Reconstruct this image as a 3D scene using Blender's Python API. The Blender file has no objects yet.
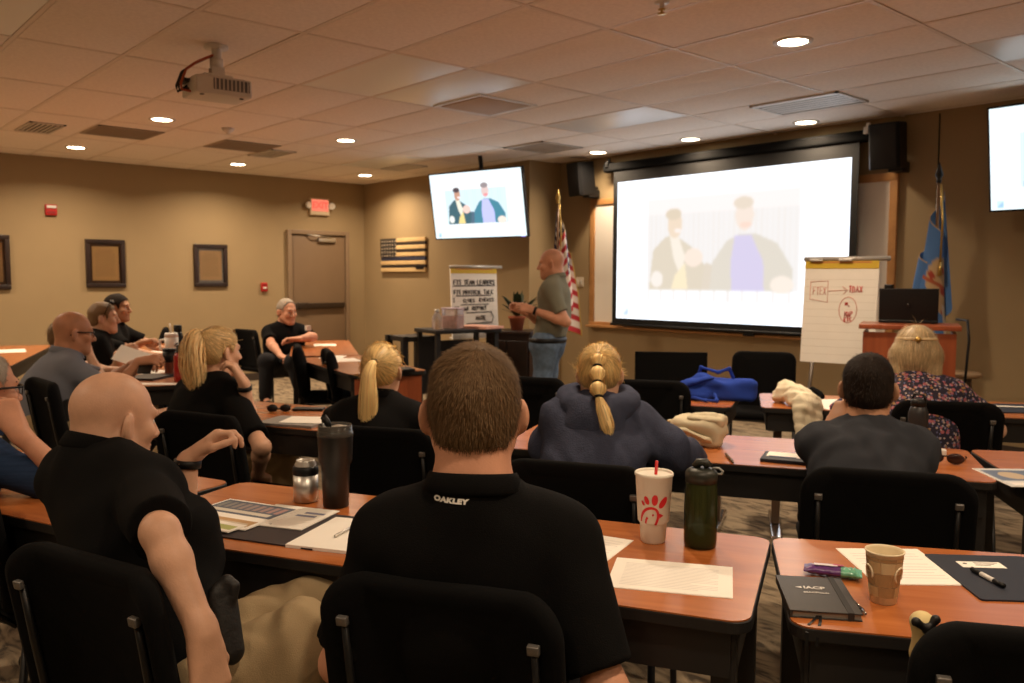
import bpy, bmesh, math, random
import numpy as np
from mathutils import Vector, Matrix, Quaternion

random.seed(7)
rng = np.random.default_rng(7)
SC = bpy.context.scene
COL = SC.collection
PI = math.pi

def A3(v): return np.array(v, float)
def nrm(v): v = A3(v); return v/(np.linalg.norm(v)+1e-9)
# ------------------------------------------------------------------ camera
FPX, YAW, PITCH, ROLL, CAMH = 848.0, 48.33, 4.25, 0.195, 1.42
def cam_axes():
    y, p, r = (math.radians(a) for a in (YAW, PITCH, ROLL))
    f = np.array([-math.sin(y)*math.cos(p), math.cos(y)*math.cos(p), -math.sin(p)])
    rt = np.array([math.cos(y), math.sin(y), 0.0])
    up = np.cross(rt, f)
    return (math.cos(r)*rt+math.sin(r)*up, -math.sin(r)*rt+math.cos(r)*up, f)
RT, UP, FW = cam_axes()
EYE = np.array([0, 0, CAMH])
cam_data = bpy.data.cameras.new('camera')
cam = bpy.data.objects.new('camera', cam_data)
COL.objects.link(cam)
cam.matrix_world = Matrix(((RT[0], UP[0], -FW[0], 0), (RT[1], UP[1], -FW[1], 0), (RT[2], UP[2], -FW[2], CAMH), (0, 0, 0, 1)))
cam_data.sensor_width = 36.0
cam_data.lens = FPX/1024*36
cam_data.clip_start = 0.05
cam_data.dof.use_dof = True
cam_data.dof.focus_distance = 1.75
cam_data.dof.aperture_fstop = 6.5
SC.camera = cam
vs = SC.view_settings
vs.view_transform = 'Standard'; vs.look = 'None'; vs.gamma = 1.0; vs.use_curve_mapping = False
vs.exposure = 0.36
world = bpy.data.worlds.new('world'); SC.world = world
world.use_nodes = True
world.node_tree.nodes['Background'].inputs[0].default_value = (0.02, 0.018, 0.015, 1)
CAN_W = 24.0           # watts of each recessed downlight
CAN_COL = (1.0, 0.765, 0.53)
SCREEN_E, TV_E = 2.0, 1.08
SC.cycles.diffuse_bounces = 8; SC.cycles.max_bounces = 14

def ray(x, y): return FW+RT*(x-512)/FPX+UP*(341.5-y)/FPX
def on(x, y, z):                    # world point on the level z seen at a pixel of the survey
    d = ray(x, y); return EYE+d*((z-CAMH)/d[2])
def dep(x, y, D): return EYE+ray(x, y)*D
def ypl(x, y, Y): d = ray(x, y); return EYE+d*(Y/d[1])
def xpl(x, y, X): d = ray(x, y); return EYE+d*(X/d[0])
def viewdir(x): return 90+YAW+math.degrees(math.atan2(512-x, FPX))
def dv(deg): return np.array([math.cos(math.radians(deg)), math.sin(math.radians(deg)), 0.0])

# ------------------------------------------------------------------ materials
MATS = {}
def mat(name, col, rough=0.6, metal=0.0, bump=0.0, bscale=60, var=0.0, vscale=8, attr=None, trans=0.0, ior=1.45, spec=None, coat=0.0, stretch=None, sheen=0.0, alpha=1.0):
    if name in MATS: return MATS[name]
    m = bpy.data.materials.new(name); m.use_nodes = True
    nt = m.node_tree; N = nt.nodes; L = nt.links
    b = N['Principled BSDF']
    b.inputs['Base Color'].default_value = (*col, 1)
    b.inputs['Roughness'].default_value = rough
    b.inputs['Metallic'].default_value = metal
    b.inputs['IOR'].default_value = ior
    b.inputs['Transmission Weight'].default_value = trans
    b.inputs['Coat Weight'].default_value = coat
    b.inputs['Sheen Weight'].default_value = sheen
    b.inputs['Alpha'].default_value = alpha
    if spec is not None: b.inputs['Specular IOR Level'].default_value = spec
    tc = N.new('ShaderNodeTexCoord'); mp = N.new('ShaderNodeMapping')
    L.new(tc.outputs['Object'], mp.inputs['Vector'])
    if stretch: mp.inputs['Scale'].default_value = stretch
    src = None
    if attr:
        a = N.new('ShaderNodeAttribute'); a.attribute_name = attr
        mx = N.new('ShaderNodeMix'); mx.data_type = 'RGBA'; mx.blend_type = 'MULTIPLY'; mx.inputs[0].default_value = 1
        mx.inputs[6].default_value = (*col, 1); L.new(a.outputs['Color'], mx.inputs[7]); src = mx.outputs[2]
    if var:
        n = N.new('ShaderNodeTexNoise'); n.inputs['Scale'].default_value = vscale; n.inputs['Detail'].default_value = 5
        L.new(mp.outputs[0], n.inputs['Vector'])
        r = N.new('ShaderNodeMapRange'); r.inputs[1].default_value = 0.3; r.inputs[2].default_value = 0.7
        r.inputs[3].default_value = 1-var; r.inputs[4].default_value = 1+var
        L.new(n.outputs['Fac'], r.inputs[0])
        mx = N.new('ShaderNodeVectorMath'); mx.operation = 'SCALE'
        if src: L.new(src, mx.inputs[0])
        else: mx.inputs[0].default_value = col
        L.new(r.outputs[0], mx.inputs['Scale']); src = mx.outputs[0]
    if src: L.new(src, b.inputs['Base Color'])
    if bump:
        n = N.new('ShaderNodeTexNoise'); n.inputs['Scale'].default_value = bscale; n.inputs['Detail'].default_value = 4
        L.new(mp.outputs[0], n.inputs['Vector'])
        bp = N.new('ShaderNodeBump'); bp.inputs['Strength'].default_value = bump; bp.inputs['Distance'].default_value = 0.01
        L.new(n.outputs['Fac'], bp.inputs['Height']); L.new(bp.outputs[0], b.inputs['Normal'])
    MATS[name] = m
    return m
def emit(name, col, s, attr=None):
    if name in MATS: return MATS[name]
    m = bpy.data.materials.new(name); m.use_nodes = True
    nt = m.node_tree; b = nt.nodes['Principled BSDF']
    b.inputs['Base Color'].default_value = (0, 0, 0, 1); b.inputs['Roughness'].default_value = 0.3
    b.inputs['Emission Color'].default_value = (*col, 1); b.inputs['Emission Strength'].default_value = s
    if attr:
        a = nt.nodes.new('ShaderNodeAttribute'); a.attribute_name = attr
        nt.links.new(a.outputs['Color'], b.inputs['Emission Color'])
    MATS[name] = m
    return m
def wood(name, c1, c2, rough=0.28, scale=(1.2, 14, 14), coat=0.15):
    m = bpy.data.materials.new(name); m.use_nodes = True
    nt = m.node_tree; N = nt.nodes; L = nt.links; b = N['Principled BSDF']
    tc = N.new('ShaderNodeTexCoord'); mp = N.new('ShaderNodeMapping'); mp.inputs['Scale'].default_value = scale
    L.new(tc.outputs['Object'], mp.inputs['Vector'])
    n = N.new('ShaderNodeTexNoise'); n.inputs['Scale'].default_value = 2.2; n.inputs['Detail'].default_value = 8; n.inputs['Distortion'].default_value = 0.6
    L.new(mp.outputs[0], n.inputs['Vector'])
    cr = N.new('ShaderNodeValToRGB'); cr.color_ramp.elements[0].position = 0.3; cr.color_ramp.elements[1].position = 0.72
    cr.color_ramp.elements[0].color = (*c1, 1); cr.color_ramp.elements[1].color = (*c2, 1)
    L.new(n.outputs['Fac'], cr.inputs[0]); L.new(cr.outputs[0], b.inputs['Base Color'])
    b.inputs['Roughness'].default_value = rough; b.inputs['Coat Weight'].default_value = coat; b.inputs['Coat Roughness'].default_value = 0.25
    MATS[name] = m
    return m

# ------------------------------------------------------------------ objects
def tag(o, label=None, cat=None, group=None, kind=None):
    if label: o['label'] = label
    if cat: o['category'] = cat
    if group: o['group'] = group
    if kind: o['kind'] = kind
    return o
def empty(name, loc=(0, 0, 0), rz=0.0, label=None, cat=None, group=None):
    o = bpy.data.objects.new(name, None); COL.objects.link(o)
    o.empty_display_size = 0.1
    o.location = loc; o.rotation_euler = (0, 0, rz)
    return tag(o, label, cat, group)
def link(name, me, parent=None, loc=None, rot=None):
    o = bpy.data.objects.new(name, me); COL.objects.link(o)
    if parent: o.parent = parent
    if loc is not None: o.location = loc
    if rot is not None: o.rotation_euler = rot
    return o
def copy_tree(o, parent=None):
    c = o.copy(); COL.objects.link(c)
    if parent: c.parent = parent
    for ch in list(o.children): copy_tree(ch, c)
    return c

class MB:
    """collects shapes into one mesh"""
    def __init__(s): s.v = []; s.f = []; s.sm = []; s.mi = []; s.cm = 0; s.M = None
    def add(s, vs, fs, smooth=False):
        o = len(s.v)
        if s.M is not None: vs = [tuple(s.M @ Vector(v)) for v in vs]
        s.v += [tuple(map(float, v)) for v in vs]
        s.f += [tuple(i+o for i in f) for f in fs]
        s.sm += [smooth]*len(fs); s.mi += [s.cm]*len(fs)
        return s
    def box(s, c, d, R=None, bev=0.0):
        hx, hy, hz = d[0]/2, d[1]/2, d[2]/2
        if bev <= 0:
            P = [(x, y, z) for x in (-hx, hx) for y in (-hy, hy) for z in (-hz, hz)]
            F = [(0, 1, 3, 2), (4, 6, 7, 5), (0, 4, 5, 1), (2, 3, 7, 6), (0, 2, 6, 4), (1, 5, 7, 3)]
        else:
            bm = bmesh.new(); bmesh.ops.create_cube(bm, size=1)
            bmesh.ops.scale(bm, vec=d, verts=bm.verts)
            bmesh.ops.bevel(bm, geom=bm.edges[:], offset=bev, segments=2, affect='EDGES', profile=0.7)
            bm.verts.index_update()
            P = [tuple(v.co) for v in bm.verts]; F = [tuple(v.index for v in f.verts) for f in bm.faces]; bm.free()
        if R is not None: P = [tuple(R @ Vector(p)) for p in P]
        return s.add([(p[0]+c[0], p[1]+c[1], p[2]+c[2]) for p in P], F, bev > 0)
    def lathe(s, prof, seg=24, c=(0, 0, 0), sx=1, sy=1, smooth=True, cap=True):
        P = []; F = []; n = len(prof)
        for (r, z) in prof:
            for k in range(seg):
                a = 2*PI*k/seg; P.append((c[0]+r*sx*math.cos(a), c[1]+r*sy*math.sin(a), c[2]+z))
        for i in range(n-1):
            for k in range(seg):
                k2 = (k+1) % seg
                F.append((i*seg+k, i*seg+k2, (i+1)*seg+k2, (i+1)*seg+k))
        if cap:
            F.append(tuple(range(seg))[::-1]); F.append(tuple((n-1)*seg+k for k in range(seg)))
        return s.add(P, F, smooth)
    def tube(s, pts, r, seg=8, cap=True):
        pts = [np.array(p, float) for p in pts]; n = len(pts)
        rr = r if hasattr(r, '__len__') else [r]*n
        P = []; F = []; u = None
        for i in range(n):
            t = pts[min(i+1, n-1)]-pts[max(i-1, 0)]; t = t/(np.linalg.norm(t)+1e-9)
            if u is None:
                a = np.array([0, 0, 1.0]) if abs(t[2]) < 0.9 else np.array([1.0, 0, 0])
                u = np.cross(t, a)
            else: u = u-t*(u@t)
            u = u/(np.linalg.norm(u)+1e-9); w = np.cross(t, u)
            for k in range(seg):
                a = 2*PI*k/seg; P.append(tuple(pts[i]+rr[i]*(u*math.cos(a)+w*math.sin(a))))
        for i in range(n-1):
            for k in range(seg):
                k2 = (k+1) % seg; F.append((i*seg+k, i*seg+k2, (i+1)*seg+k2, (i+1)*seg+k))
        if cap: F.append(tuple(range(seg))[::-1]); F.append(tuple((n-1)*seg+k for k in range(seg)))
        return s.add(P, F, True)
    def prism(s, outline, z0, z1, bev=0.0, smooth=False):
        n = len(outline)
        if bev:
            cx = sum(p[0] for p in outline)/n; cy = sum(p[1] for p in outline)/n
            def ins(p, d):
                L = math.hypot(p[0]-cx, p[1]-cy) or 1; return (p[0]-(p[0]-cx)/L*d, p[1]-(p[1]-cy)/L*d)
            rings = [([ins(p, bev) for p in outline], z0), (outline, z0+bev), (outline, z1-bev), ([ins(p, bev) for p in outline], z1)]
        else: rings = [(outline, z0), (outline, z1)]
        P = [(p[0], p[1], z) for o, z in rings for p in o]; F = []
        for i in range(len(rings)-1):
            for k in range(n):
                k2 = (k+1) % n; F.append((i*n+k, i*n+k2, (i+1)*n+k2, (i+1)*n+k))
        F.append(tuple(range(n))[::-1]); F.append(tuple((len(rings)-1)*n+k for k in range(n)))
        return s.add(P, F, smooth)
    def sphere(s, c, r, seg=12, rings=8):
        rx, ry, rz = r if hasattr(r, '__len__') else (r, r, r)
        prof = [(math.sin(PI*i/rings), -math.cos(PI*i/rings)) for i in range(rings+1)]
        P = []; F = []
        for (q, z) in prof:
            for k in range(seg):
                a = 2*PI*k/seg; P.append((c[0]+rx*q*math.cos(a), c[1]+ry*q*math.sin(a), c[2]+rz*z))
        for i in range(rings):
            for k in range(seg):
                k2 = (k+1) % seg; F.append((i*seg+k, i*seg+k2, (i+1)*seg+k2, (i+1)*seg+k))
        return s.add(P, F, True)
    def mesh(s, name, mats, smooth=None):
        me = bpy.data.meshes.new(name); me.from_pydata(s.v, [], s.f)
        for m in (mats if isinstance(mats, (list, tuple)) else [mats]): me.materials.append(m)
        me.polygons.foreach_set('use_smooth', [bool(x) if smooth is None else smooth for x in s.sm])
        me.polygons.foreach_set('material_index', s.mi)
        me.update(); return me
    def build(s, name, mats, parent=None, loc=None, rot=None):
        o = link(name, s.mesh(name, mats), parent, loc, rot)
        return o
def rrect(w, h, r, n=5, cx=0, cy=0):
    P = []
    for (sx, sy, a0) in ((1, 1, 0), (-1, 1, 90), (-1, -1, 180), (1, -1, 270)):
        for i in range(n+1):
            a = math.radians(a0+90*i/n); P.append((cx+sx*(w/2-r)+r*math.cos(a), cy+sy*(h/2-r)+r*math.sin(a)))
    return P
def quads_mesh(name, V, Q, m, smooth=True, col=None):
    me = bpy.data.meshes.new(name); nq = len(Q)
    me.vertices.add(len(V)); me.vertices.foreach_set('co', np.asarray(V, np.float32).ravel())
    me.loops.add(nq*4); me.loops.foreach_set('vertex_index', np.asarray(Q, np.int32).ravel())
    me.polygons.add(nq); me.polygons.foreach_set('loop_start', np.arange(nq, dtype=np.int32)*4)
    me.polygons.foreach_set('loop_total', np.full(nq, 4, np.int32))
    me.polygons.foreach_set('use_smooth', np.full(nq, smooth))
    me.update(calc_edges=True)
    if col is not None:
        a = me.color_attributes.new('Col', 'FLOAT_COLOR', 'POINT')
        a.data.foreach_set('color', np.asarray(col, np.float32).ravel())
    for q in (m if isinstance(m, (list, tuple)) else [m]): me.materials.append(q)
    return me
def text_mesh(body, size, m, extrude=0.0004, bold=0.0, shear=0.0, align='CENTER', space=1.0):
    cu = bpy.data.curves.new('lettering', 'FONT'); cu.body = body; cu.size = size; cu.extrude = extrude
    cu.offset = bold; cu.shear = shear; cu.align_x = align; cu.align_y = 'CENTER'; cu.space_character = space
    cu.resolution_u = 3
    o = bpy.data.objects.new('lettering', cu); COL.objects.link(o)
    dg = bpy.context.evaluated_depsgraph_get(); me = bpy.data.meshes.new_from_object(o.evaluated_get(dg))
    bpy.data.objects.remove(o); bpy.data.curves.remove(cu)
    me.materials.clear(); me.materials.append(m); me.name = 'lettering'
    return me
class Canvas:
    """flat print: a grid of coloured cells (linear colours), x right, y up, both 0..1"""
    def __init__(s, w, h, bg):
        s.w, s.h = w, h; s.a = np.empty((h, w, 3), np.float32); s.a[:] = bg
        s.X, s.Y = np.meshgrid((np.arange(w)+.5)/w, (np.arange(h)+.5)/h)
    def put(s, mask, c, al=1.0): s.a[mask] = s.a[mask]*(1-al)+np.array(c, np.float32)*al; return s
    def rect(s, x0, y0, x1, y1, c, al=1.0): return s.put((s.X >= x0) & (s.X < x1) & (s.Y >= y0) & (s.Y < y1), c, al)
    def ell(s, x, y, rx, ry, c, al=1.0, rot=0):
        a = math.radians(rot); dx, dy = s.X-x, s.Y-y
        return s.put(((dx*math.cos(a)+dy*math.sin(a))/rx)**2+((-dx*math.sin(a)+dy*math.cos(a))/ry)**2 < 1, c, al)
    def poly(s, P, c, al=1.0):
        m = np.zeros(s.X.shape, bool); n = len(P)
        for i in range(n):
            (x0, y0), (x1, y1) = P[i], P[(i+1) % n]
            if y0 == y1: continue
            cr = ((y0 > s.Y) != (y1 > s.Y)) & (s.X < (x1-x0)*(s.Y-y0)/(y1-y0)+x0); m ^= cr
        return s.put(m, c, al)
    def line(s, x0, y0, x1, y1, t, c, al=1.0, asp=1.0):
        dx, dy = (x1-x0)*asp, y1-y0; L = dx*dx+dy*dy+1e-9
        u = np.clip(((s.X-x0)*asp*dx+(s.Y-y0)*dy)/L, 0, 1)
        return s.put(np.hypot((s.X-x0)*asp-u*dx, s.Y-y0-u*dy) < t, c, al)
    def mesh(s, name, m, W, H, plane='XZ'):
        gx, gy = np.meshgrid(np.linspace(-W/2, W/2, s.w+1), np.linspace(-H/2, H/2, s.h+1))
        V = np.zeros((gx.size, 3))
        V[:, 0] = gx.ravel(); V[:, 2 if plane == 'XZ' else 1] = gy.ravel()
        i, j = np.meshgrid(np.arange(s.w), np.arange(s.h)); b = (j*(s.w+1)+i).ravel()
        Q = np.stack([b, b+1, b+s.w+2, b+s.w+1], 1)
        me = quads_mesh(name, V, Q, m, False)
        c = np.ones((len(Q), 4, 4), np.float32); c[:, :, :3] = s.a.reshape(-1, 1, 3)
        at = me.color_attributes.new('Col', 'FLOAT_COLOR', 'CORNER'); at.data.foreach_set('color', c.ravel())
        return me
# ------------------------------------------------------------------ material set
M_WALL = mat('wall_paint', (.34, .248, .132), .75, bump=.05, bscale=180, var=.03, vscale=3)
M_WALL2 = mat('wall_paint_pale', (.50, .42, .30), .75, bump=.05, bscale=180)
M_TILE = mat('ceiling_tile', (.91, .84, .76), .9, bump=.25, bscale=160, var=.05, vscale=40)
M_GRID = mat('ceiling_grid', (.80, .72, .63), .5)
M_PANEL = mat('light_lens', (.86, .88, .86), .3, bump=.1, bscale=300)  # unlit lens plastic; reflected light is put into its whiter base colour
M_VENT = mat('vent_metal', (.60, .56, .50), .4, metal=.2)
M_VDARK = mat('vent_dark', (.06, .05, .045), .8)
M_BLACK = mat('black_plastic', (.006, .006, .0065), .45, spec=.35)
M_BLACKM = mat('black_metal', (.008, .008, .0085), .4, spec=.4)
M_FAB = mat('black_fabric', (.003, .003, .0032), .95, bump=.2, bscale=500, spec=.15)
M_STEEL = mat('steel', (.66, .64, .60), .38, metal=1.0, bump=.02, bscale=300, stretch=(1, 1, .02))
M_CHROME = mat('chrome', (.7, .7, .72), .15, metal=1.0)
M_WHITE = mat('white_plastic', (.72, .70, .66), .4)
M_PAPER = mat('paper', (.88, .85, .78), .8, var=.02)
M_RED = mat('red_plastic', (.45, .02, .02), .35)
M_DOOR = mat('door_paint', (.205, .135, .078), .45, var=.04, vscale=3)
M_FRAME = mat('door_frame', (.24, .165, .10), .45)
M_BASE = mat('baseboard_vinyl', (.05, .035, .025), .6)
M_OAK = wood('oak', (.42, .20, .07), (.58, .30, .11), .4, (3, 20, 3))
M_TOP = wood('cherry_laminate', (.36, .105, .025), (.50, .165, .045), .27, (1.0, 10, 10), .25)
M_CHERRY = wood('cherry_veneer', (.22, .05, .018), (.33, .085, .03), .35, (8, 8, 1.0))
M_DKWOOD = wood('dark_wood', (.012, .006, .004), (.026, .011, .007), .4, (6, 6, 1))
M_NAVY = mat('navy_card', (.012, .016, .030), .6, bump=.05, bscale=300)
M_EYE = mat('eye_white', (.62, .56, .50), .25)
M_IRIS = mat('iris', (.03, .02, .012), .2)
M_LIPS = mat('lips', (.40, .16, .12), .5)
M_INK = mat('ink', (.02, .02, .025), .6)
M_REDINK = mat('red_ink', (.55, .05, .04), .6)
M_GOLD = mat('gold', (.60, .40, .12), .3, metal=.9)

def carpet():
    m = bpy.data.materials.new('carpet'); m.use_nodes = True
    nt = m.node_tree; N = nt.nodes; L = nt.links; b = N['Principled BSDF']; b.inputs['Roughness'].default_value = .95
    tc = N.new('ShaderNodeTexCoord')
    mp = N.new('ShaderNodeMapping'); mp.inputs['Scale'].default_value = (5.5, 16, 1); mp.inputs['Rotation'].default_value = (0, 0, .6)
    L.new(tc.outputs['Object'], mp.inputs[0])
    n = N.new('ShaderNodeTexNoise'); n.inputs['Scale'].default_value = 1.0; n.inputs['Detail'].default_value = 6; n.inputs['Distortion'].default_value = 1.2
    L.new(mp.outputs[0], n.inputs['Vector'])
    cr = N.new('ShaderNodeValToRGB'); e = cr.color_ramp.elements
    e[0].position = .36; e[0].color = (.07, .05, .032, 1); e[1].position = .62; e[1].color = (.35, .27, .175, 1)
    x = e.new(.48); x.color = (.25, .19, .12, 1)
    L.new(n.outputs['Fac'], cr.inputs[0]); L.new(cr.outputs[0], b.inputs['Base Color'])
    n2 = N.new('ShaderNodeTexNoise'); n2.inputs['Scale'].default_value = 260; L.new(tc.outputs['Object'], n2.inputs['Vector'])
    bp = N.new('ShaderNodeBump'); bp.inputs['Strength'].default_value = .5; bp.inputs['Distance'].default_value = .01
    L.new(n2.outputs['Fac'], bp.inputs['Height']); L.new(bp.outputs[0], b.inputs['Normal'])
    return m
M_CARPET = carpet()

# ------------------------------------------------------------------ room shell
X0, X1, Y0, Y1, Y1L, XS, ZC = -11.12, 2.2, -3.4, 7.42, 6.90, -7.45, 2.82
def struct(name, mb, m, parent=None):
    o = mb.build(name, m, parent)
    if parent is None: o['kind'] = 'structure'
    return o
m = MB(); m.box(((X0+X1)/2, (Y0+Y1)/2, -.05), (X1-X0+.4, Y1-Y0+.4, .1)); FLOOR = struct('floor', m, M_CARPET)
m = MB(); m.box((X0-.06, (Y0+Y1)/2, 1.5), (.12, Y1-Y0+.4, 3.0)); WALL_L = struct('wall_left', m, M_WALL)
m = MB(); m.box(((XS+X1)/2, Y1+.06, 1.5), (X1-XS+.2, .12, 3.0)); m.box(((X0+XS)/2, Y1L+.32, 1.5), (XS-X0, .64, 3.0)); WALL_F = struct('wall_front', m, M_WALL)
m = MB(); m.box((X1+.06, (Y0+Y1)/2, 1.5), (.12, Y1-Y0+.4, 3.0)); struct('wall_right', m, M_WALL2)
m = MB(); m.box(((X0+X1)/2, Y0-.06, 1.5), (X1-X0+.4, .12, 3.0)); struct('wall_back', m, M_WALL2)
for nm, c, d in (('baseboard_left', (X0+.006, (Y0+5.55)/2, .05), (.012, 5.55-Y0, .1)), ('baseboard_front', ((XS+X1)/2, Y1-.006, .05), (X1-XS, .012, .1)),
                 ('baseboard_corner', ((X0+XS)/2, Y1L-.006, .05), (XS-X0-.01, .012, .1))):
    m = MB(); m.box(c, d); struct(nm, m, M_BASE)

# ceiling: tee grid 4 ft x 2 ft with a lay-in tile in each bay
GX, GY, TX, TY = -3.296, 4.241, 1.2192, .6096
m = MB(); m.box(((X0+X1)/2, (Y0+Y1)/2, ZC+.16), (X1-X0+.4, Y1-Y0+.4, .1)); CEIL = struct('ceiling', m, M_VDARK)
xs = [GX+TX*i for i in range(-8, 6) if X0 < GX+TX*i < X1]; ys = [GY+TY*j for j in range(-14, 8) if Y0 < GY+TY*j < Y1]
for x in xs:
    m = MB(); m.box((x, (Y0+Y1)/2, ZC-.001), (.024, Y1-Y0, .006)); m.build('grid_bar', M_GRID, CEIL)
for y in ys:
    m = MB(); m.box(((X0+X1)/2, y, ZC), (X1-X0, .024, .006)); m.build('grid_bar', M_GRID, CEIL)
bx = [X0]+xs+[X1]; by = [Y0]+ys+[Y1]
SPECIAL = {}          # bays taken by a lens, grille or diffuser: (ix, iy) -> kind
def bay(x, y): return (int(np.searchsorted(xs, x)), int(np.searchsorted(ys, y)))
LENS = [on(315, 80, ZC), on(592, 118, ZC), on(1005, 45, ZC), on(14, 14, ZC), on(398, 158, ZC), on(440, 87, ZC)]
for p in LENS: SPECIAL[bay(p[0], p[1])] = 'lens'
tile_me = {}
TILE_LBL = None
for i in range(len(bx)-1):
    for j in range(len(by)-1):
        w, h = bx[i+1]-bx[i], by[j+1]-by[j]
        if w < .03 or h < .03: continue
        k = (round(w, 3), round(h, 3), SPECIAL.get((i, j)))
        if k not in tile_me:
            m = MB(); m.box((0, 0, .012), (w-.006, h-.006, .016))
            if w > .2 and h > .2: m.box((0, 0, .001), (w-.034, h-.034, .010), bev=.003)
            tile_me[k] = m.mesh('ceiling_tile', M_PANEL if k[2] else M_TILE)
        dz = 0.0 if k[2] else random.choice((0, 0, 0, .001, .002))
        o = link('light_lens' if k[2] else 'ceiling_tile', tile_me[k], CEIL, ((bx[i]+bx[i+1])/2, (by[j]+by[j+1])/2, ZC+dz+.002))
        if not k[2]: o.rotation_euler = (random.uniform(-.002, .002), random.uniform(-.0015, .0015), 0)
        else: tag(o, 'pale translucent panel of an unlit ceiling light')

# recessed downlights
lens_me = None
def downlight(x, y, label=None, watts=CAN_W, group=None):
    e = empty('downlight', (x, y, ZC), 0, label, 'ceiling light', group)
    m = MB(); m.lathe([(.085, .0), (.115, -.001), (.112, -.008), (.086, -.009)], 28, cap=False); m.build('trim_ring', M_WHITE, e)
    m = MB(); m.lathe([(.0, -.0065), (.086, -.0065)], 28, cap=False); m.build('lens', emit('can_lens', (1.0, .80, .55), 16), e)
    ld = bpy.data.lights.new('lamp', 'AREA'); ld.shape = 'DISK'; ld.size = .16; ld.energy = watts; ld.color = CAN_COL; ld.spread = math.radians(150)
    lo = bpy.data.objects.new('lamp', ld); COL.objects.link(lo); lo.parent = e; lo.location = (0, 0, -.014)
    return e
for px, lb in (((793, 41), 'round recessed downlight, brightest and largest, high at the upper right of the room'),
               ((806, 122), 'round recessed downlight above the right end of the projection screen'),
               ((691, 139), 'round recessed downlight above the middle of the projection screen'),
               ((598, 152), 'round recessed downlight above the left end of the projection screen, by the left speaker'),
               ((162, 119), 'round recessed downlight just below and left of the ceiling projector'),
               ((76, 147), 'round recessed downlight farthest left, above the wall with the brown framed certificate'),
               ((238, 164), 'round recessed downlight near the left wall, above the small framed certificate'),
               ((346, 140), 'round recessed downlight in mid-ceiling, in line with the exit sign'),
               ((365, 175), 'round recessed downlight in the far corner beside the exit sign')):
    p = on(px[0], px[1], ZC); downlight(p[0], min(p[1], 7.06), lb, CAN_W if p[1] < 7 else 13.0)
for (x, y, w) in ((-10.1, .8, 20), (-7.75, .8, 20), (-10.1, -1.2, 20), (-7.75, -1.2, 16), (-5.2, -1.2, 14), (-2.72, -.9, 12), (-.3, .9, 14), (-.3, 2.75, 15), (-2.72, 2.75, 24), (1.2, .9, 8), (-.3, -.9, 8), (1.2, 4.63, 12)):
    downlight(x, y, 'round recessed downlight in the part of the ceiling outside the picture', w, 'downlights outside the picture')
# ------------------------------------------------------------------ things on the ceiling
def vent(px, w, h, label, dark=False, rz=0):
    p = on(px[0], px[1], ZC); e = empty('ceiling_vent', (p[0], p[1], ZC), rz, label, 'vent')
    m = MB(); m.box((0, 0, -.004), (w-.03, h-.03, .004)); m.build('backing', M_VDARK, e)
    fr = MB()
    for sx, sy, ww, hh in ((0, h/2-.012, w, .024), (0, -h/2+.012, w, .024), (w/2-.012, 0, .024, h), (-w/2+.012, 0, .024, h)): fr.box((sx, sy, -.009), (ww, hh, .012))
    fr.build('frame', M_VENT, e)
    n = 6 if not dark else 9
    for k in range(n):
        y = -h/2+.03+(h-.06)*(k+.5)/n; m = MB(); m.box((0, y, -.010), (w-.05, (h-.06)/n*.42, .003), Matrix.Rotation(-.12, 3, 'X')); m.build('slat', M_VENT if not dark else M_DGR, e)
    return e
M_DGR = mat('grille_tan', (.20, .155, .11), .6)
vent((40, 127), .6, .3, 'slotted air vent in the ceiling at the left edge of the picture')
vent((272, 153), .6, .3, 'narrow dark slotted air vent beside the return grille near the left wall')
vent((404, 167), .6, .3, 'dark slotted air vent in the ceiling beside the left television')
vent((543, 147), .6, .6, 'square louvred air vent in the ceiling between the television and the left speaker')
vent((808, 103), .75, .5, 'bright louvred air vent above the right end of the projection screen')
def grille(px, label):
    p = on(px[0], px[1], ZC); i, j = bay(p[0], p[1]); cx = p[0]; cy = (by[j]+by[j+1])/2
    e = empty('return_grille', (cx, cy, ZC), 0, label, 'grille')
    m = MB(); m.box((0, 0, -.003), (.60, .58, .008)); m.build('perforated_panel', mat('grille_panel', (.24, .185, .135), .8, bump=.4, bscale=300), e)
    f = MB()
    for sx, sy, ww, hh in ((0, .29, .60, .02), (0, -.29, .60, .02), (.29, 0, .02, .6), (-.29, 0, .02, .6)): f.box((sx, sy, -.006), (ww, hh, .010))
    f.build('frame', mat('grille_frame', (.33, .26, .19), .5), e)
grille((112, 131), 'square brown return air grille left of the downlight under the projector')
grille((236, 145), 'square brown return air grille in the ceiling below the smoke detector')
p = on(485, 105, ZC); e = empty('ceiling_access_panel', (p[0], p[1], ZC), 0, 'framed ceiling diffuser panel with bright edges in mid-ceiling', 'panel')
m = MB(); m.box((0, 0, -.008), (.50, .50, .012), bev=.004); m.build('plate', mat('diffuser_plate', (.50, .36, .24), .6), e)
for sx, sy, ww, hh in ((0, .285, .6, .03), (0, -.285, .6, .03), (.285, 0, .03, .54), (-.285, 0, .03, .54)):
    m = MB(); m.box((sx, sy, -.006), (ww, hh, .010)); m.build('edge', M_WHITE, e)
p = on(228, 128, ZC); e = empty('smoke_detector', (p[0], p[1], ZC), 0, 'small round smoke detector on the ceiling below the projector', 'detector')
m = MB(); m.lathe([(.055, 0), (.055, -.018), (.042, -.034), (.02, -.042), (.02, -.055), (.008, -.058)], 20); m.build('housing', M_WHITE, e)
m = MB(); m.lathe([(.062, 0), (.062, -.006)], 20); m.build('base', M_WHITE, e)
p = on(662, 2, ZC); e = empty('sprinkler', (p[0], p[1], ZC), 0, 'brass fire sprinkler head at the top edge of the picture', 'sprinkler')
m = MB(); m.lathe([(.04, 0), (.04, -.004), (.012, -.006), (.012, -.03)], 16); m.build('escutcheon', M_WHITE, e)
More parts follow.
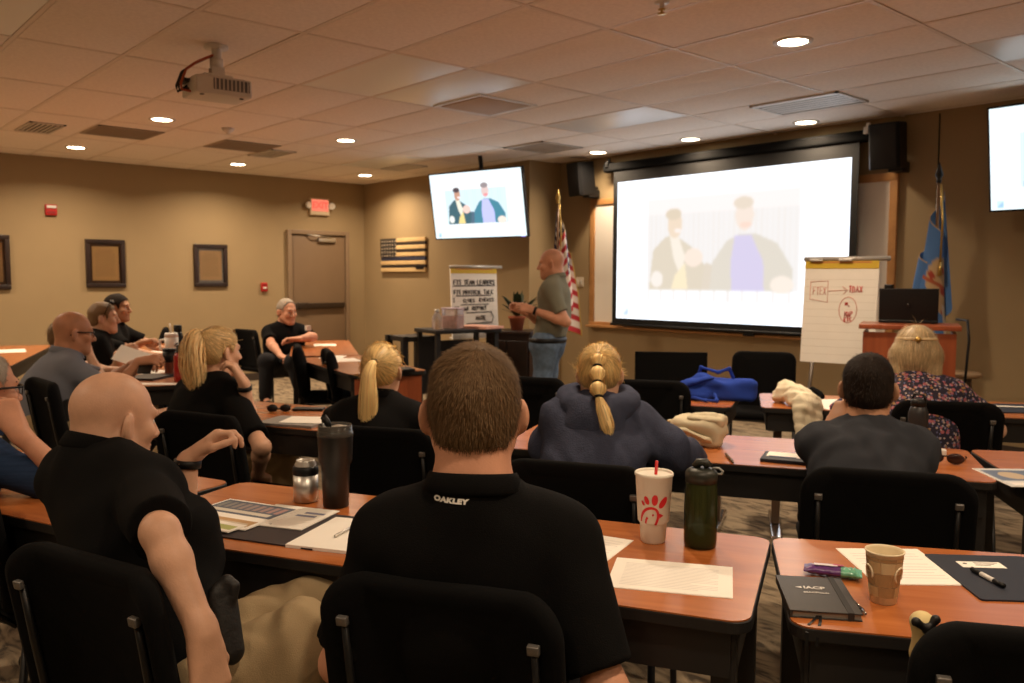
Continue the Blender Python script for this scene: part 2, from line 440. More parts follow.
m = MB(); m.lathe([(.008, -.03), (.02, -.036), (.02, -.04), (.006, -.042), (.006, -.055), (.022, -.057), (.022, -.06)], 16); m.build('deflector', M_GOLD, e)

# ------------------------------------------------------------------ projector on its pole
pj = A3(dep(217, 90, 5.15)); pr = empty('projector', tuple(pj), math.radians(86), 'white projector hung from a ceiling pole with loose black cables', 'projector')
M_PJ = mat('projector_shell', (.66, .63, .58), .4)
m = MB(); m.box((0, 0, 0), (.31, .25, .095), bev=.012); m.box((0, 0, .05), (.25, .20, .012), bev=.004); m.build('body', M_PJ, pr); pr.scale = (1.08, 1.08, 1.08); pz = (ZC-pj[2])/1.08
m = MB(); m.box((.04, -.1255, .008), (.20, .004, .06)); m.build('side_grille', mat('pj_grille', (.16, .155, .15), .5), pr)
for k in range(9):
    m = MB(); m.box((-.05+k*.0225, -.128, .008), (.006, .004, .058)); m.build('grille_bar', M_PJ, pr)
m = MB(); m.lathe([(.034, 0), (.034, .03), (.026, .034), (.024, .02)], 20); o = m.build('lens_barrel', M_BLACK, pr, (.148, .05, .005), (0, PI/2, 0))
m = MB()
for sx in (-.11, .11): m.lathe([(.012, -.052), (.012, -.044)], 12, c=(sx, -.08, 0))
m.build('foot', M_BLACK, pr)
m = MB(); m.lathe([(.026, .09), (.026, pz)], 16); m.lathe([(.065, pz-.02), (.065, pz-.004)], 20); m.lathe([(.036, .12), (.036, .17)], 16)
m.build('pole', M_WHITE, pr)
m = MB(); m.box((0, 0, .075), (.16, .07, .012), bev=.003); m.box((0, .03, .095), (.07, .008, .05)); m.box((0, -.03, .095), (.07, .008, .05)); m.build('mount_bracket', M_WHITE, pr)
for k, (off, mm) in enumerate(((0, M_BLACK), (.02, M_BLACK), (-.02, mat('orange_cable', (.35, .07, .02), .5)))):
    m = MB(); m.tube([(-.015, off*.3, .19), (-.06, off, .165), (-.12, off*1.5, .13), (-.18, off*2, .08), (-.21, off*2, .0), (-.205, off*2, -.03), (-.155, off*1.5, -.012+off)], .007, 8); m.build('cable', mm, pr)
m = MB(); m.box((-.158, .03, .03), (.05, .10, .02)); m.build('plug', M_BLACK, pr)

# ------------------------------------------------------------------ left wall
def wall_frame(pxs, label, paper, w, h, mat_col):
    c = np.mean([xpl(x, y, X0) for x, y in pxs], 0); e = empty('picture_frame', (X0, c[1], c[2]), PI/2, label, 'picture')
    for sx, sz, ww, hh in ((0, h/2-.026, w, .052), (0, -h/2+.026, w, .052), (w/2-.026, 0, .052, h-.104), (-w/2+.026, 0, .052, h-.104)):
        m = MB(); m.box((sx, -.018, sz), (ww, .036, hh), bev=.006); m.build('frame_rail', M_DKWOOD, e)
    m = MB(); m.box((0, -.006, 0), (w-.09, .012, h-.09)); m.build('mat_board', mat_col, e)
    cv = Canvas(60, 76, paper); r = np.random.default_rng(int(w*1000))
    for k in range(24):
        y = .90-k*.033; x0 = .12+(.2*r.random() if k < 3 else 0); cv.line(x0, y, 1-x0-.05*r.random(), y, .006, tuple(np.array(paper)*.55), .55)
    o = link('document', cv.mesh('document', mat('printed', (1, 1, 1), .7, attr='Col'), w-.15, h-.17), e); o.location = (0, -.0135, 0)
    m = MB(); m.box((0, -.022, 0), (w-.10, .003, h-.10)); m.build('glass_pane', mat('clear_glass', (1, 1, 1), .02, trans=1.0, ior=1.02, spec=.5), e)
    return e
wall_frame(((84.5, 239), (124.5, 239), (124, 288), (87, 288)), 'dark framed brown parchment certificate on the left wall', (.56, .36, .15), .455, .585, mat('mat_brown', (.10, .055, .03), .8))
wall_frame(((191, 245), (227.5, 245), (228, 286), (194, 286)), 'dark framed certificate with a pale blue mat, nearest the door', (.60, .42, .22), .45, .56, mat('mat_blue', (.26, .27, .28), .8))
wall_frame(((-35, 234), (2.5, 235.5), (3, 289), (-33, 289)), 'dark framed picture cut off by the left edge of the view', (.36, .22, .10), .50, .62, mat('mat_brown', (.10, .055, .03), .8))
def alarm(px, w, h, label, strobe):
    c = xpl(px[0], px[1], X0); e = empty('fire_alarm', (X0, c[1], c[2]), PI/2, label, 'alarm')
    m = MB(); m.box((0, -.02, 0), (w, .04, h), bev=.008); m.build('housing', M_RED, e)
    m = MB()
    if strobe: m.box((0, -.045, h*.28), (w*.8, .02, h*.25), bev=.004)
    else: m.box((0, -.046, -h*.1), (w*.55, .014, h*.22), bev=.004)
    m.build('strobe_lens' if strobe else 'pull_handle', M_WHITE, e)
    m = MB(); m.box((0, -.042, -h*.25 if strobe else h*.25), (w*.7, .006, h*.2)); m.build('grille', mat('dark_red', (.25, .01, .01), .5), e)
alarm((50.5, 210), .125, .125, 'red fire alarm horn with a white strobe high on the left wall', True)
alarm((263.5, 287), .085, .12, 'small red fire alarm pull station beside the door', False)
# exit sign with two emergency lamps
c = xpl(318, 207, X0); e = empty('exit_sign', (X0, c[1], c[2]), PI/2, 'lit exit sign with two emergency lamp heads above the door', 'sign')
m = MB(); m.box((0, -.03, 0), (.31, .06, .245), bev=.01); m.build('housing', mat('sign_cream', (.62, .50, .34), .5), e)
m = MB(); m.box((0, -.062, .018), (.265, .004, .165)); m.build('face', emit('exit_face', (1.0, .22, .13), .85), e)
o = link('lettering', text_mesh('EXIT', .125, emit('exit_letters', (1, .08, .05), 1.1), .001, .004), e, (0, -.066, .018), (PI/2, 0, 0))
for s in (-1, 1):
    m = MB(); m.tube([(s*.15, -.03, .02), (s*.195, -.045, .02)], .012); m.build('arm', M_WHITE, e)
    m = MB(); m.lathe([(.02, 0), (.045, .02), (.05, .05), (.046, .056)], 16); o = m.build('lamp_head', M_WHITE, e, (s*.20, -.03, .015), (PI/2, 0, -s*.35))
    m = MB(); m.lathe([(.001, 0), (.040, 0)], 16, cap=False); m.build('lamp_glass', mat('lamp_glass', (.8, .75, .65), .15), o, (0, 0, .057))
# door
yA, yB, zt = 5.62, 6.61, 2.10
dr = empty('door_1', (X0, (yA+yB)/2, 0), PI/2); dr['kind'] = 'structure'; W = yB-yA
for sx, cz, ww, hh in ((-W/2+.03, zt/2, .06, zt), (W/2-.03, zt/2, .06, zt), (0, zt-.03, W-.12, .06)):
    m = MB(); m.box((sx, -.03, cz), (ww, .06, hh), bev=.006); m.build('frame_post', M_FRAME, dr)
m = MB(); m.box((0, -.012, (zt-.07)/2), (W-.13, .024, zt-.09), bev=.003); m.build('door_leaf', M_DOOR, dr)
m = MB(); m.box((0, -.055, 1.02), (W-.20, .05, .075), bev=.01); m.box((-.28, -.06, 1.02), (.16, .06, .09), bev=.01); m.build('push_bar', mat('push_bar', (.07, .05, .035), .35, metal=.7), dr)
m = MB(); m.box((.12, -.05, zt-.13), (.28, .05, .065), bev=.008); m.build('door_closer', M_STEEL, dr)
m = MB(); m.tube([(.2, -.075, zt-.10), (-.1, -.11, zt-.075), (-.2, -.05, zt-.06)], .010); m.build('closer_arm', M_STEEL, dr)

# ------------------------------------------------------------------ front wall, left section
c = ypl(404.5, 255, Y1L); w = 1.10; h = .48
e = empty('wooden_flag', (c[0], Y1L, c[2]-.0), 0, 'wooden plank flag in black and bare wood on the wall beside the television', 'wall art')
z = h/2; pale = mat('pale_plank', (.66, .46, .22), .6, var=.15, vscale=6, stretch=(1, 8, 8))
for k in range(9):
    hh = h*(.125 if k % 2 == 0 else (.12 if k == 5 else .085)); m = MB(); m.box((0, -.02-(.006 if k % 2 == 0 else 0), z-hh/2), (w, .03, hh-.004), bev=.004); z -= hh
    m.build('plank', pale if k % 2 == 0 else (mat('navy_plank', (.03, .035, .07), .6) if k == 5 else mat('black_plank', (.03, .022, .018), .6)), e)
m = MB(); m.box((-w/2+.20, -.030, h/2-h*.272), (.40, .034, h*.545), bev=.003); m.build('union_panel', mat('black_plank', (.03, .022, .018), .6), e)
for j in range(5):
    for i in range(6):
        m = MB(); x, z = -w/2+.05+i*.068, h/2-.04-j*.052
        pts = [(x+(.016 if q % 2 == 0 else .007)*math.sin(q*PI/5), z+(.016 if q % 2 == 0 else .007)*math.cos(q*PI/5)) for q in range(10)]
        m.add([(a, -.0490, b) for a, b in pts]+[(a, -.040, b) for a, b in pts], [tuple(range(10))]+[(q, (q+1) % 10, 10+(q+1) % 10, 10+q) for q in range(10)]); m.build('star', mat('star_paint', (.66, .58, .44), .6), e)
m = MB(); m.box((w/2-.12, -.046, -h/2+.06), (.18, .006, .045)); m.build('plate', M_BLACK, e)

# ------------------------------------------------------------------ slides
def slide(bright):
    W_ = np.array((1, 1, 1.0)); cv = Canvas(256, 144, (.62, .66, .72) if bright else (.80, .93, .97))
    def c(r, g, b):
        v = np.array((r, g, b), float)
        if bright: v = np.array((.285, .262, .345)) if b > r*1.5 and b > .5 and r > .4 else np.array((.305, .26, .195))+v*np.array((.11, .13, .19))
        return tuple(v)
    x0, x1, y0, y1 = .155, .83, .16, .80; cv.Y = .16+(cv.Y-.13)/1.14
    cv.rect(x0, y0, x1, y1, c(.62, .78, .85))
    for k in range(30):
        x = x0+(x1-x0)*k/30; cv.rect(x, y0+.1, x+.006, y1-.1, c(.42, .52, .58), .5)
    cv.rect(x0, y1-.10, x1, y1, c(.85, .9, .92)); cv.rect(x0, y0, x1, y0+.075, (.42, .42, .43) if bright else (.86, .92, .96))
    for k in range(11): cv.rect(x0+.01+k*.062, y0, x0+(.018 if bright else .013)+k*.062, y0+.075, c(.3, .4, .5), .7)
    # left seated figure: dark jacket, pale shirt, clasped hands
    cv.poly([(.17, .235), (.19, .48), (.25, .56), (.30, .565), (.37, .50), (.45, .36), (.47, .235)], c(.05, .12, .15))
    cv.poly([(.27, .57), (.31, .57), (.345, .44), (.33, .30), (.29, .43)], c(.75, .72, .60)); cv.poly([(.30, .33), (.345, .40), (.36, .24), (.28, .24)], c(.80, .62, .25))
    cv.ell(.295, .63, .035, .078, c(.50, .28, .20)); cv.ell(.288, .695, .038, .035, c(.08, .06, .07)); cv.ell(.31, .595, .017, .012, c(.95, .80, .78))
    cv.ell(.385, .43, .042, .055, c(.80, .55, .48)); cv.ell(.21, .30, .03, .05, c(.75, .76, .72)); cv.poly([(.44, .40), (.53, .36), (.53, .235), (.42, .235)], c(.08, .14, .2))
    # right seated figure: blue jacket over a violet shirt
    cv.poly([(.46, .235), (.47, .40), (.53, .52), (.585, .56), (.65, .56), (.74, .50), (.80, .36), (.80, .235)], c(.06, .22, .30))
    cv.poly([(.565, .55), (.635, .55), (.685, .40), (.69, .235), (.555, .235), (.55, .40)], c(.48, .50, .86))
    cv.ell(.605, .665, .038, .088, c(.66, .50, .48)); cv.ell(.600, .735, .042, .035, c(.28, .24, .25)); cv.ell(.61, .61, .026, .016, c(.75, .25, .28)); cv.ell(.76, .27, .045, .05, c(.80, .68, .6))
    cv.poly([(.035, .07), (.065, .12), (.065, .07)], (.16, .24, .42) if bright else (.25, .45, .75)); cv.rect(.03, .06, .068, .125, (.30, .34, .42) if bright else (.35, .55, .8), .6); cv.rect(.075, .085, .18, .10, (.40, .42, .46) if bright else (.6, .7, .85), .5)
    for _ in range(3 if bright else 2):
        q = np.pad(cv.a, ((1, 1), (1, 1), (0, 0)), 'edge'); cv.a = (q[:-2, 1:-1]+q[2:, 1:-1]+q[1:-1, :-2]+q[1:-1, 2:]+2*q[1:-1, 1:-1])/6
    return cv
# projection screen
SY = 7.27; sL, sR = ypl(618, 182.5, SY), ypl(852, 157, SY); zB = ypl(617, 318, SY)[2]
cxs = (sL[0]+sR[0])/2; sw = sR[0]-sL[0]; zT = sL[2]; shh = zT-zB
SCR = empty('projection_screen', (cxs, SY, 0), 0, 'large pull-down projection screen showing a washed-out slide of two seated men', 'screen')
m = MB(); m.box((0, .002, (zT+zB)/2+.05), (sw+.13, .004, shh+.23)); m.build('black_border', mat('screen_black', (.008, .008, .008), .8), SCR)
o = link('picture', slide(True).mesh('picture', emit('projected_glow', (1, 1, 1), SCREEN_E, 'Col'), sw, shh), SCR, (0, -.002, (zT+zB)/2))  # emission stands in for the projector's light falling on the screen
m = MB(); m.prism(rrect(.10, .115, .03), -sw/2-.20, sw/2+.15); o = m.build('housing', mat('housing_black', (.006, .006, .006), .85, spec=.1), SCR, (0, .03, zT+.175), (0, PI/2, 0))
for s in (-1, 1):
    m = MB(); m.box((s*(sw/2+.14), .05, zT+.21), (.04, .20, .06), bev=.004); m.box((s*(sw/2+.14), .0, zT+.25), (.03, .03, .06), bev=.004); m.build('mount_bracket', M_BLACKM if s < 0 else M_WHITE, SCR)
m = MB(); m.tube([(-sw/2-.08, 0, zB-.07), (sw/2+.08, 0, zB-.07)], .016, 10); m.build('bottom_bar', M_BLACKM, SCR)
m = MB(); m.box((.36, 0, zB-.10), (.12, .02, .035), bev=.005); m.build('pull_handle', M_BLACK, SCR)
# whiteboard with oak frame
a, b_ = ypl(592, 200, Y1), ypl(900, 172, Y1); zb = ypl(592, 327, Y1)[2]; zt_ = a[2]; cx = (a[0]+b_[0])/2; ww = b_[0]-a[0]
WB = empty('whiteboard', (cx, Y1, 0), 0, 'wide whiteboard in an oak frame on the wall behind the projection screen', 'whiteboard')
m = MB(); m.box((0, -.008, (zt_+zb)/2), (ww-.1, .016, zt_-zb-.1)); m.build('board', mat('white_board', (.92, .88, .80), .3), WB)
for nm, c_, d in (('frame_top', (0, -.016, zt_-.035), (ww, .032, .07)), ('frame_bottom', (0, -.016, zb+.035), (ww, .032, .07)), ('frame_side', (-ww/2+.035, -.016, (zt_+zb)/2), (.07, .032, zt_-zb-.14)), ('frame_side', (ww/2-.035, -.016, (zt_+zb)/2), (.07, .032, zt_-zb-.14)), ('tray', (0, -.05, zb+.02), (ww, .09, .025))):
    m = MB(); m.box(c_, d, bev=.005); m.build(nm, M_OAK, WB)
m = MB(); m.box((ww/2-.035, -.05, 1.32), (.07, .045, .12), bev=.01); m.build('pen_holder', M_BLACK, WB)
# televisions
tv_me = slide(False).mesh('picture', emit('tv_glow', (1, 1, 1), TV_E, 'Col'), 1.33, .748)
def television(c, yaw, tilt, label):
    e = empty('television', tuple(c), 0, label, 'television'); e.rotation_euler = (tilt, 0, yaw)
    m = MB(); m.box((0, .026, 0), (1.36, .045, .778), bev=.006); m.box((0, .065, -.05), (.8, .05, .45), bev=.02); m.build('casing', M_BLACK, e)
    link('picture', tv_me, e, (0, .002, 0))
    hz_ = ZC-c[2]
    m = MB(); m.box((0, .10, 0), (.4, .03, .3)); m.tube([(0, .13, 0), (0, .16, hz_*.6), (0, .16, hz_*1.0)], .025); m.build('ceiling_mount', M_BLACKM, e)
    m = MB(); m.box((.62, -.001, -.379), (.05, .006, .008)); m.build('power_light', emit('tv_led', (.35, .3, 1.0), 1.0), e)
    return e
television(A3((-7.594, 6.206, 2.262)), .211, .169, 'large wall television left of the screen, tilted down, showing a slide of two seated men')
television(A3((-1.77, 6.95, 2.315)), -.02, .17, 'television at the right edge of the view, tilted down, mostly out of frame')
# loudspeakers
def speaker(px, label, yaw):
    c = ypl(px[0], px[1], Y1-.2); e = empty('loudspeaker', tuple(c), yaw, label, 'speaker')
    m = MB(); m.prism([(-.11, .10), (-.13, -.10), (-.11, -.125), (.11, -.125), (.13, -.10), (.11, .10)], -.19, .19, bev=.008); o = m.build('cabinet', M_BLACK, e); o.rotation_euler = (.12, 0, 0)
    m = MB(); m.box((0, -.126, 0), (.215, .008, .35), bev=.003); o = m.build('grille', mat('speaker_cloth', (.018, .018, .019), .8, bump=.4, bscale=700), e); o.rotation_euler = (.12, 0, 0)
    m = MB(); m.box((.05, .1, -.17), (.12, .16, .09), bev=.01); m.tube([(.04, .10, -.1), (.04, .19, -.1)], .025); m.build('wall_bracket', M_BLACKM, e)
speaker((582, 179), 'black loudspeaker on the wall left of the projection screen', -.15)
speaker((889, 146), 'black loudspeaker on the wall right of the projection screen', .05)
c = ypl(580, 282, Y1); e = empty('wall_switch', (c[0], Y1, c[2]), 0, 'pale double light switch plate on the wall behind the presenter', 'switch')
m = MB(); m.box((0, -.004, 0), (.125, .008, .115), bev=.003); m.build('plate', mat('switch_plate', (.70, .62, .50), .4), e)
for s in (-.03, .03): m = MB(); m.box((s, -.011, 0), (.022, .012, .05), bev=.003); m.build('rocker', M_WHITE, e)
# thin cable down the wall at the right
m = MB(); a = ypl(940, 117, Y1); m.tube([(a[0], Y1-.006, 2.80), (a[0]+.004, Y1-.006, 2.5), (a[0], Y1-.006, 1.2), (a[0], Y1-.006, .2)], .005); tag(m.build('wall_cable', M_BLACK), 'thin dark cable running down the wall behind the blue flag', 'cable')
# ------------------------------------------------------------------ training tables
M_EDGE = mat('table_edge', (.012, .011, .011), .5)
ZT = .74
def table(corner, deg, L, label, group=None, style='post', Wd=.60, at='BR', apron=.10):
    """corner: a named corner of the top in plan; deg: direction of the long edge (left to right as its sitters see it)"""
    u, n = dv(deg)[:2], dv(deg+90)[:2]; c = np.array(corner[:2], float)
    ctr = c+{'BR': -u*L/2-n*Wd/2, 'BL': u*L/2-n*Wd/2, 'FR': -u*L/2+n*Wd/2, 'FL': u*L/2+n*Wd/2}[at]
    e = empty('training_table', (ctr[0], ctr[1], 0), math.radians(deg), label, 'table', group)
    m = MB(); m.prism(rrect(L, Wd, .045, 6), ZT-.028, ZT-.003, .002); m.build('edge_band', M_EDGE, e)
    m = MB(); m.prism(rrect(L-.006, Wd-.006, .043, 6), ZT-.006, ZT); m.build('tabletop', M_TOP, e)
    m = MB()
    for sy in (-1, 1): m.box((0, sy*(Wd/2-.03), ZT-.028-apron/2), (L-.08, .02, apron))
    for sx in (-1, 1): m.box((sx*(L/2-.04), 0, ZT-.028-apron/2), (.02, Wd-.08, apron))
    m.build('apron', M_EDGE, e)
    if style == 'post':
        for sx in (-1, 1):
            for sy in (-1, 1): m = MB(); m.box((sx*(L/2-.055), sy*(Wd/2-.055), (ZT-.03)/2), (.05, .05, ZT-.03), bev=.004); m.build('leg', M_EDGE, e)
    else:
        for sx in (-1, 1):
            l = MB(); l.box((sx*(L/2-.10), 0, .38), (.045, .06, .68), bev=.004); lg = l.build('leg', mat('leg_bronze', (.16, .11, .08), .35, metal=.8), e)
            f = MB(); f.box((sx*(L/2-.10), 0, .022), (.06, Wd-.06, .03), bev=.01); f.build('foot', M_CHROME, lg)
    return e, ctr
def local(e_deg, ctr, x, y): return ctr+dv(e_deg)[:2]*x+dv(e_deg+90)[:2]*y
T1C = table((-1.18, 1.97), 27.5, 1.70, 'wooden front row training table with the white logo cup and green bottle on it')
T1R = table((-1.19, 1.98), 35, 1.75, 'wooden training table at the near right with notebook, paper coffee cup and navy folder', at='BL')
T1L = table((-2.705, 1.16), 21, 1.70, 'wooden training table at the front row’s left end, beyond the bald man in black')
T2C = table((-1.30, 3.61), 29.5, 1.80, 'wooden training table in second row with khaki backpack, notebook and sunglasses')
T2R = table((-1.30, 3.62), 36, 1.75, 'wooden training table at the right edge, second row, with a printed sheet on its corner', at='BL')
T2L = table((-3.00, 2.66), 24, 1.80, 'wooden training table with phone and papers, by the woman with straight blond ponytail')
T3C = table((-2.84, 4.37), 27.5, 1.75, 'wooden training table carrying the bright blue bag', style='tee')
T3R = table((-2.79, 4.47), 33, 1.83, 'wooden training table in third row with the cream jacket over its edge', style='tee', at='BL')
ML1 = table((-8.10, 4.82), -28, 1.83, 'wooden training table with three white sheets beside the seated grey haired man', at='BL')
ML2 = table((-6.46, 3.96), -11, 1.40, 'wooden training table behind the straight blond ponytail, seen against the black stand', at='BL')
m = MB(); m.box((.66, 0, .40), (.03, .52, .60)); m.build('end_panel', M_CHERRY, ML2[0])
TLA = table((-5.30, 2.28), -18, 1.83, 'wooden training table on the left with tumblers and red bottle, near the blue polo man', at='BR', Wd=.70)
TLB = table((-7.05, 2.85), -18, 1.83, 'wooden training table far left in front of the two men in black shirts', at='BR', Wd=.70)
TFL = table((-7.35, 1.42), -21, 2.2, 'wooden training table at the far left edge with white papers on it', at='BR', Wd=.62)

# ------------------------------------------------------------------ stacking chairs
def make_chair(loc, face, label, group=None, tilt=10):
    e = empty('stacking_chair', (loc[0], loc[1], 0), math.radians(face-90), label, 'chair', group)
    # back panel: padded, rounded, slightly curved
    n = 40; out = rrect(.47, .42, .075, 9); zc = .665
    def pt(x, z, y): q = 1.15*x*x; return (x, -.215-(z+.0)*math.tan(math.radians(tilt))*1.0+y-q+.03, zc+z)
    rings = []
    for ins, y in ((.05, -.021), (.018, -.024), (.004, -.014), (0, .0), (.004, .018), (.02, .027), (.06, .029)):
        rings.append([pt(p[0]*(1-ins/.235), p[1]*(1-ins/.21), y) for p in out])
    k = len(out); V = [p for r in rings for p in r]; F = []
    for i in range(len(rings)-1):
        for j in range(k): F.append((i*k+j, (i+1)*k+j, (i+1)*k+(j+1) % k, i*k+(j+1) % k))
    m = MB(); m.add(V, F, True)
    for ri, y in ((0, -.021), (len(rings)-1, .029)):      # fill the faces with a grid so the curve stays smooth
        b = ri*k; mid = [pt(p[0]*.5, p[1]*.5, y) for p in out]; cen = pt(0, 0, y)
        ring = rings[ri]; V2 = ring+mid+[cen]; F2 = []
        for j in range(k):
            j2 = (j+1) % k
            a = (j, j2, k+j2, k+j); t = (k+j, k+j2, 2*k)
            F2 += [a, t] if ri else [a[::-1], t[::-1]]
        m.add(V2, F2, True)
    m.build('backrest', M_FAB, e)
    m = MB(); m.prism(rrect(.47, .45, .07, 6, 0, .02), .425, .475, .018, True); m.build('seat', M_FAB, e)
    for s in (-1, 1):
        m = MB(); P = [(s*.185, -.18, .42), (s*.185, -.235, .47)]+[tuple(A3(pt(s*.185, z, -.030))) for z in (-.12, 0, .12)]
        m.tube(P, [.010, .010, .009, .009, .007], 6); br = m.build('back_support', M_BLACKM, e)
        m = MB(); q = pt(s*.185, .125, -.036); m.box(q, (.022, .012, .018), Matrix.Rotation(math.radians(tilt), 3, 'X'), .003); m.build('bracket_cap', mat('bracket_grey', (.16, .15, .14), .4, metal=.5), br)
        for P in ([(s*.225, .22, .43), (s*.235, .225, .02), (s*.235, .225, 0)], [(s*.225, -.17, .43), (s*.235, -.235, .02), (s*.235, -.238, 0)]):
            m = MB(); m.tube(P, .0115, 8); m.build('leg', M_BLACKM, e)
    m = MB(); m.tube([(-.225, .22, .42), (.225, .22, .42)], .010); m.tube([(-.225, -.17, .42), (.225, -.17, .42)], .010)
    for s in (-1, 1): m.tube([(s*.225, .22, .42), (s*.225, -.17, .42)], .010)
    m.build('seat_frame', M_BLACKM, e)
    return e
CH0 = None
def chair(px, D, face, label, z=.86):
    """px,D: where the top middle of the back is seen"""
    global CH0
    p = dep(px[0], px[1], D); f = dv(face); base = p+f*(.215+.04-.03); loc = (base[0], base[1])
    if CH0 is None: CH0 = make_chair(loc, face, label); return CH0
    c = copy_tree(CH0); c.location = (loc[0], loc[1], 0); c.rotation_euler = (0, 0, math.radians(face-90)); c['label'] = label
    return c
CHAIRS = {}
CHAIRS['A'] = chair((447, 584), 1.55, 119, 'black chair in the foreground under the man with the white lettered shirt')
CHAIRS['B'] = chair((99, 552), 1.69, 108, 'black chair at the lower left, behind the bald man in black polo')
chair((1064, 624), 1.34, 125, 'black chair cut off at the lower right corner, pushed to the notebook table')
chair((886, 467), 2.46, 121, 'black chair with its back to us behind the dark haired man in grey shirt')
chair((577, 449), 2.55, 119, 'black chair behind the woman in the dark hoodie, left of the red logo cup')
chair((382, 424), 3.14, 121, 'black chair behind the woman with the straight blond ponytail')
chair((945, 400), 3.85, 125, 'black chair behind the woman in the floral blouse')
chair((205, 409), 3.45, 112, 'black chair behind the woman with the wavy ponytail')
chair((529, 374), 4.75, 118, 'empty black chair below the standing presenter, beside the brown haired man’s ear')
chair((648, 378), 4.62, 122, 'empty black chair half hidden by the hoodie woman’s right side')
chair((764, 345), 6.4, 300, 'empty black chair facing the room behind the blue bag, near the whiteboard wall')
chair((248, 328), 9.0, 98, 'black chair with back seen edge-on at the seated grey haired man')
chair((300, 341), 6.9, 62, 'empty black chair seen from its side, left one of two at the sheet-covered table')
chair((331, 350), 6.5, 66, 'empty black chair seen from its side, right one of two at the sheet-covered table')
chair((163, 327), 9.2, 250, 'empty black chair at the far end of the left tables, behind the white tumbler')
chair((48, 384), 4.55, 92, 'black chair under the man in the blue-grey polo')
chair((97, 345), 6.6, 82, 'black chair under the man with sunglasses on his head')
chair((109, 335), 7.35, 78, 'black chair under the dark haired man far left')
chair((58, 372), 5.35, 85, 'black chair under the mostly hidden brown haired sitter')
chair((-45, 486), 2.45, 112, 'black chair under the man at the left edge in the navy polo')
# black panel standing behind the blue bag
c = dep(671, 354, 6.3); e = empty('folding_board', (c[0], c[1], 0), math.radians(YAW-8), 'flat black rectangular board standing behind the blue bag table', 'board')
m = MB(); m.box((0, 0, .45), (.53, .03, .86), bev=.006); m.build('board', M_FAB, e)
for s in (-1, 1):
    m = MB(); m.box((s*.2, 0, .015), (.04, .30, .03), bev=.005); m.build('foot', M_BLACKM, e)
# ------------------------------------------------------------------ lectern, stool, easels
pL = dep(859, 324, 5.5); pR = pL+dv(viewdir(910)-90)*.59
u = pR-pL; u[2] = 0; Wp = np.linalg.norm(u); dg = math.degrees(math.atan2(u[1], u[0])); u /= Wp; nn = dv(dg+90); zt_ = (pL[2]+pR[2])/2
pc = (pL+pR)/2+nn*.20
LEC = empty('lectern', (pc[0], pc[1], 0), math.radians(dg), 'cherry wood lectern with a laptop on top in front of the blue flag', 'lectern')
m = MB(); m.box((0, 0, zt_-.015), (Wp, .44, .03), bev=.004); m.build('top', M_CHERRY, LEC)
m = MB(); m.box((0, -.19, zt_/2-.02), (Wp-.05, .02, zt_-.06)); m.build('front_panel', M_CHERRY, LEC)
for s in (-1, 1): m = MB(); m.box((s*(Wp/2-.035), 0, zt_/2-.02), (.02, .36, zt_-.06)); m.build('side_panel', M_CHERRY, LEC)
m = MB(); m.box((0, 0, .05), (Wp-.04, .40, .08)); m.build('plinth', M_DKWOOD, LEC)
m = MB(); m.box((0, .0, zt_-.30), (Wp-.10, .34, .018)); m.build('shelf', M_CHERRY, LEC)
a, b_ = dep(882, 292, 5.60), dep(936, 291, 5.60); lc = (a+b_)/2; lw = np.linalg.norm(b_-a)
LAP = empty('laptop', (lc[0], lc[1], zt_), math.radians(dg-2), 'open black laptop standing on the cherry lectern, lid back towards the audience', 'laptop')
m = MB(); m.box((0, .12, .011), (lw, .26, .018), bev=.004); m.build('keyboard_base', M_BLACK, LAP)
m = MB(); m.box((0, -.01, .018+.105), (lw, .012, .215), Matrix.Rotation(.14, 3, 'X'), .004); m.build('lid', M_BLACK, LAP)
m = MB(); m.lathe([(.012, 0), (.012, .002)], 16); m.build('lid_emblem', mat('dark_grey', (.012, .010, .010), .4), LAP, (0, -.019, .12), (PI/2+.14, 0, 0))
m = MB(); a = dep(957, 330, 5.75); m.tube([(a[0]-.1, a[1]+.25, zt_+.01), (a[0]+.02, a[1]+.12, zt_+.01), (a[0]+.05, a[1]+.08, zt_-.12), (a[0]+.04, a[1]+.05, .6), (a[0]+.02, a[1]+.04, .012)], .009)
tag(m.build('laptop_cable', M_BLACK), 'black cable hanging from the lectern top beside the stool', 'cable')
p = on(966, 372, .70); p = dep(957, 372, 6.1)
ST = empty('stool', (p[0], p[1], 0), .4, 'small round wooden stool standing right of the lectern', 'stool')
sz = p[2]; m = MB(); m.lathe([(.15, sz-.035), (.165, sz-.028), (.165, sz-.006), (.155, sz)], 24); m.build('seat', mat('stool_wood', (.34, .22, .12), .5, var=.1), ST)
for k in range(4):
    a = PI/4+k*PI/2; m = MB(); m.tube([(.11*math.cos(a), .11*math.sin(a), sz-.03), (.17*math.cos(a), .17*math.sin(a), 0)], .013); m.build('leg', mat('stool_leg', (.20, .16, .12), .4, metal=.4), ST)
m = MB(); m.tube([(.15*math.cos(k*PI/8), .15*math.sin(k*PI/8), .25) for k in range(17)], .007); m.build('foot_ring', mat('stool_leg', (.2, .16, .12), .4), ST)
def strokes(paths, w, m, name, parent, W, H, y=-.004):
    """marker writing: thin raised ribbons on the sheet, coordinates 0..1 from the top left"""
    mb = MB()
    for P in paths:
        mb.tube([((p[0]-.5)*W, y, (.5-p[1])*H) for p in P], w, 5)
    return tag(mb.build(name, m, parent), kind='stuff')
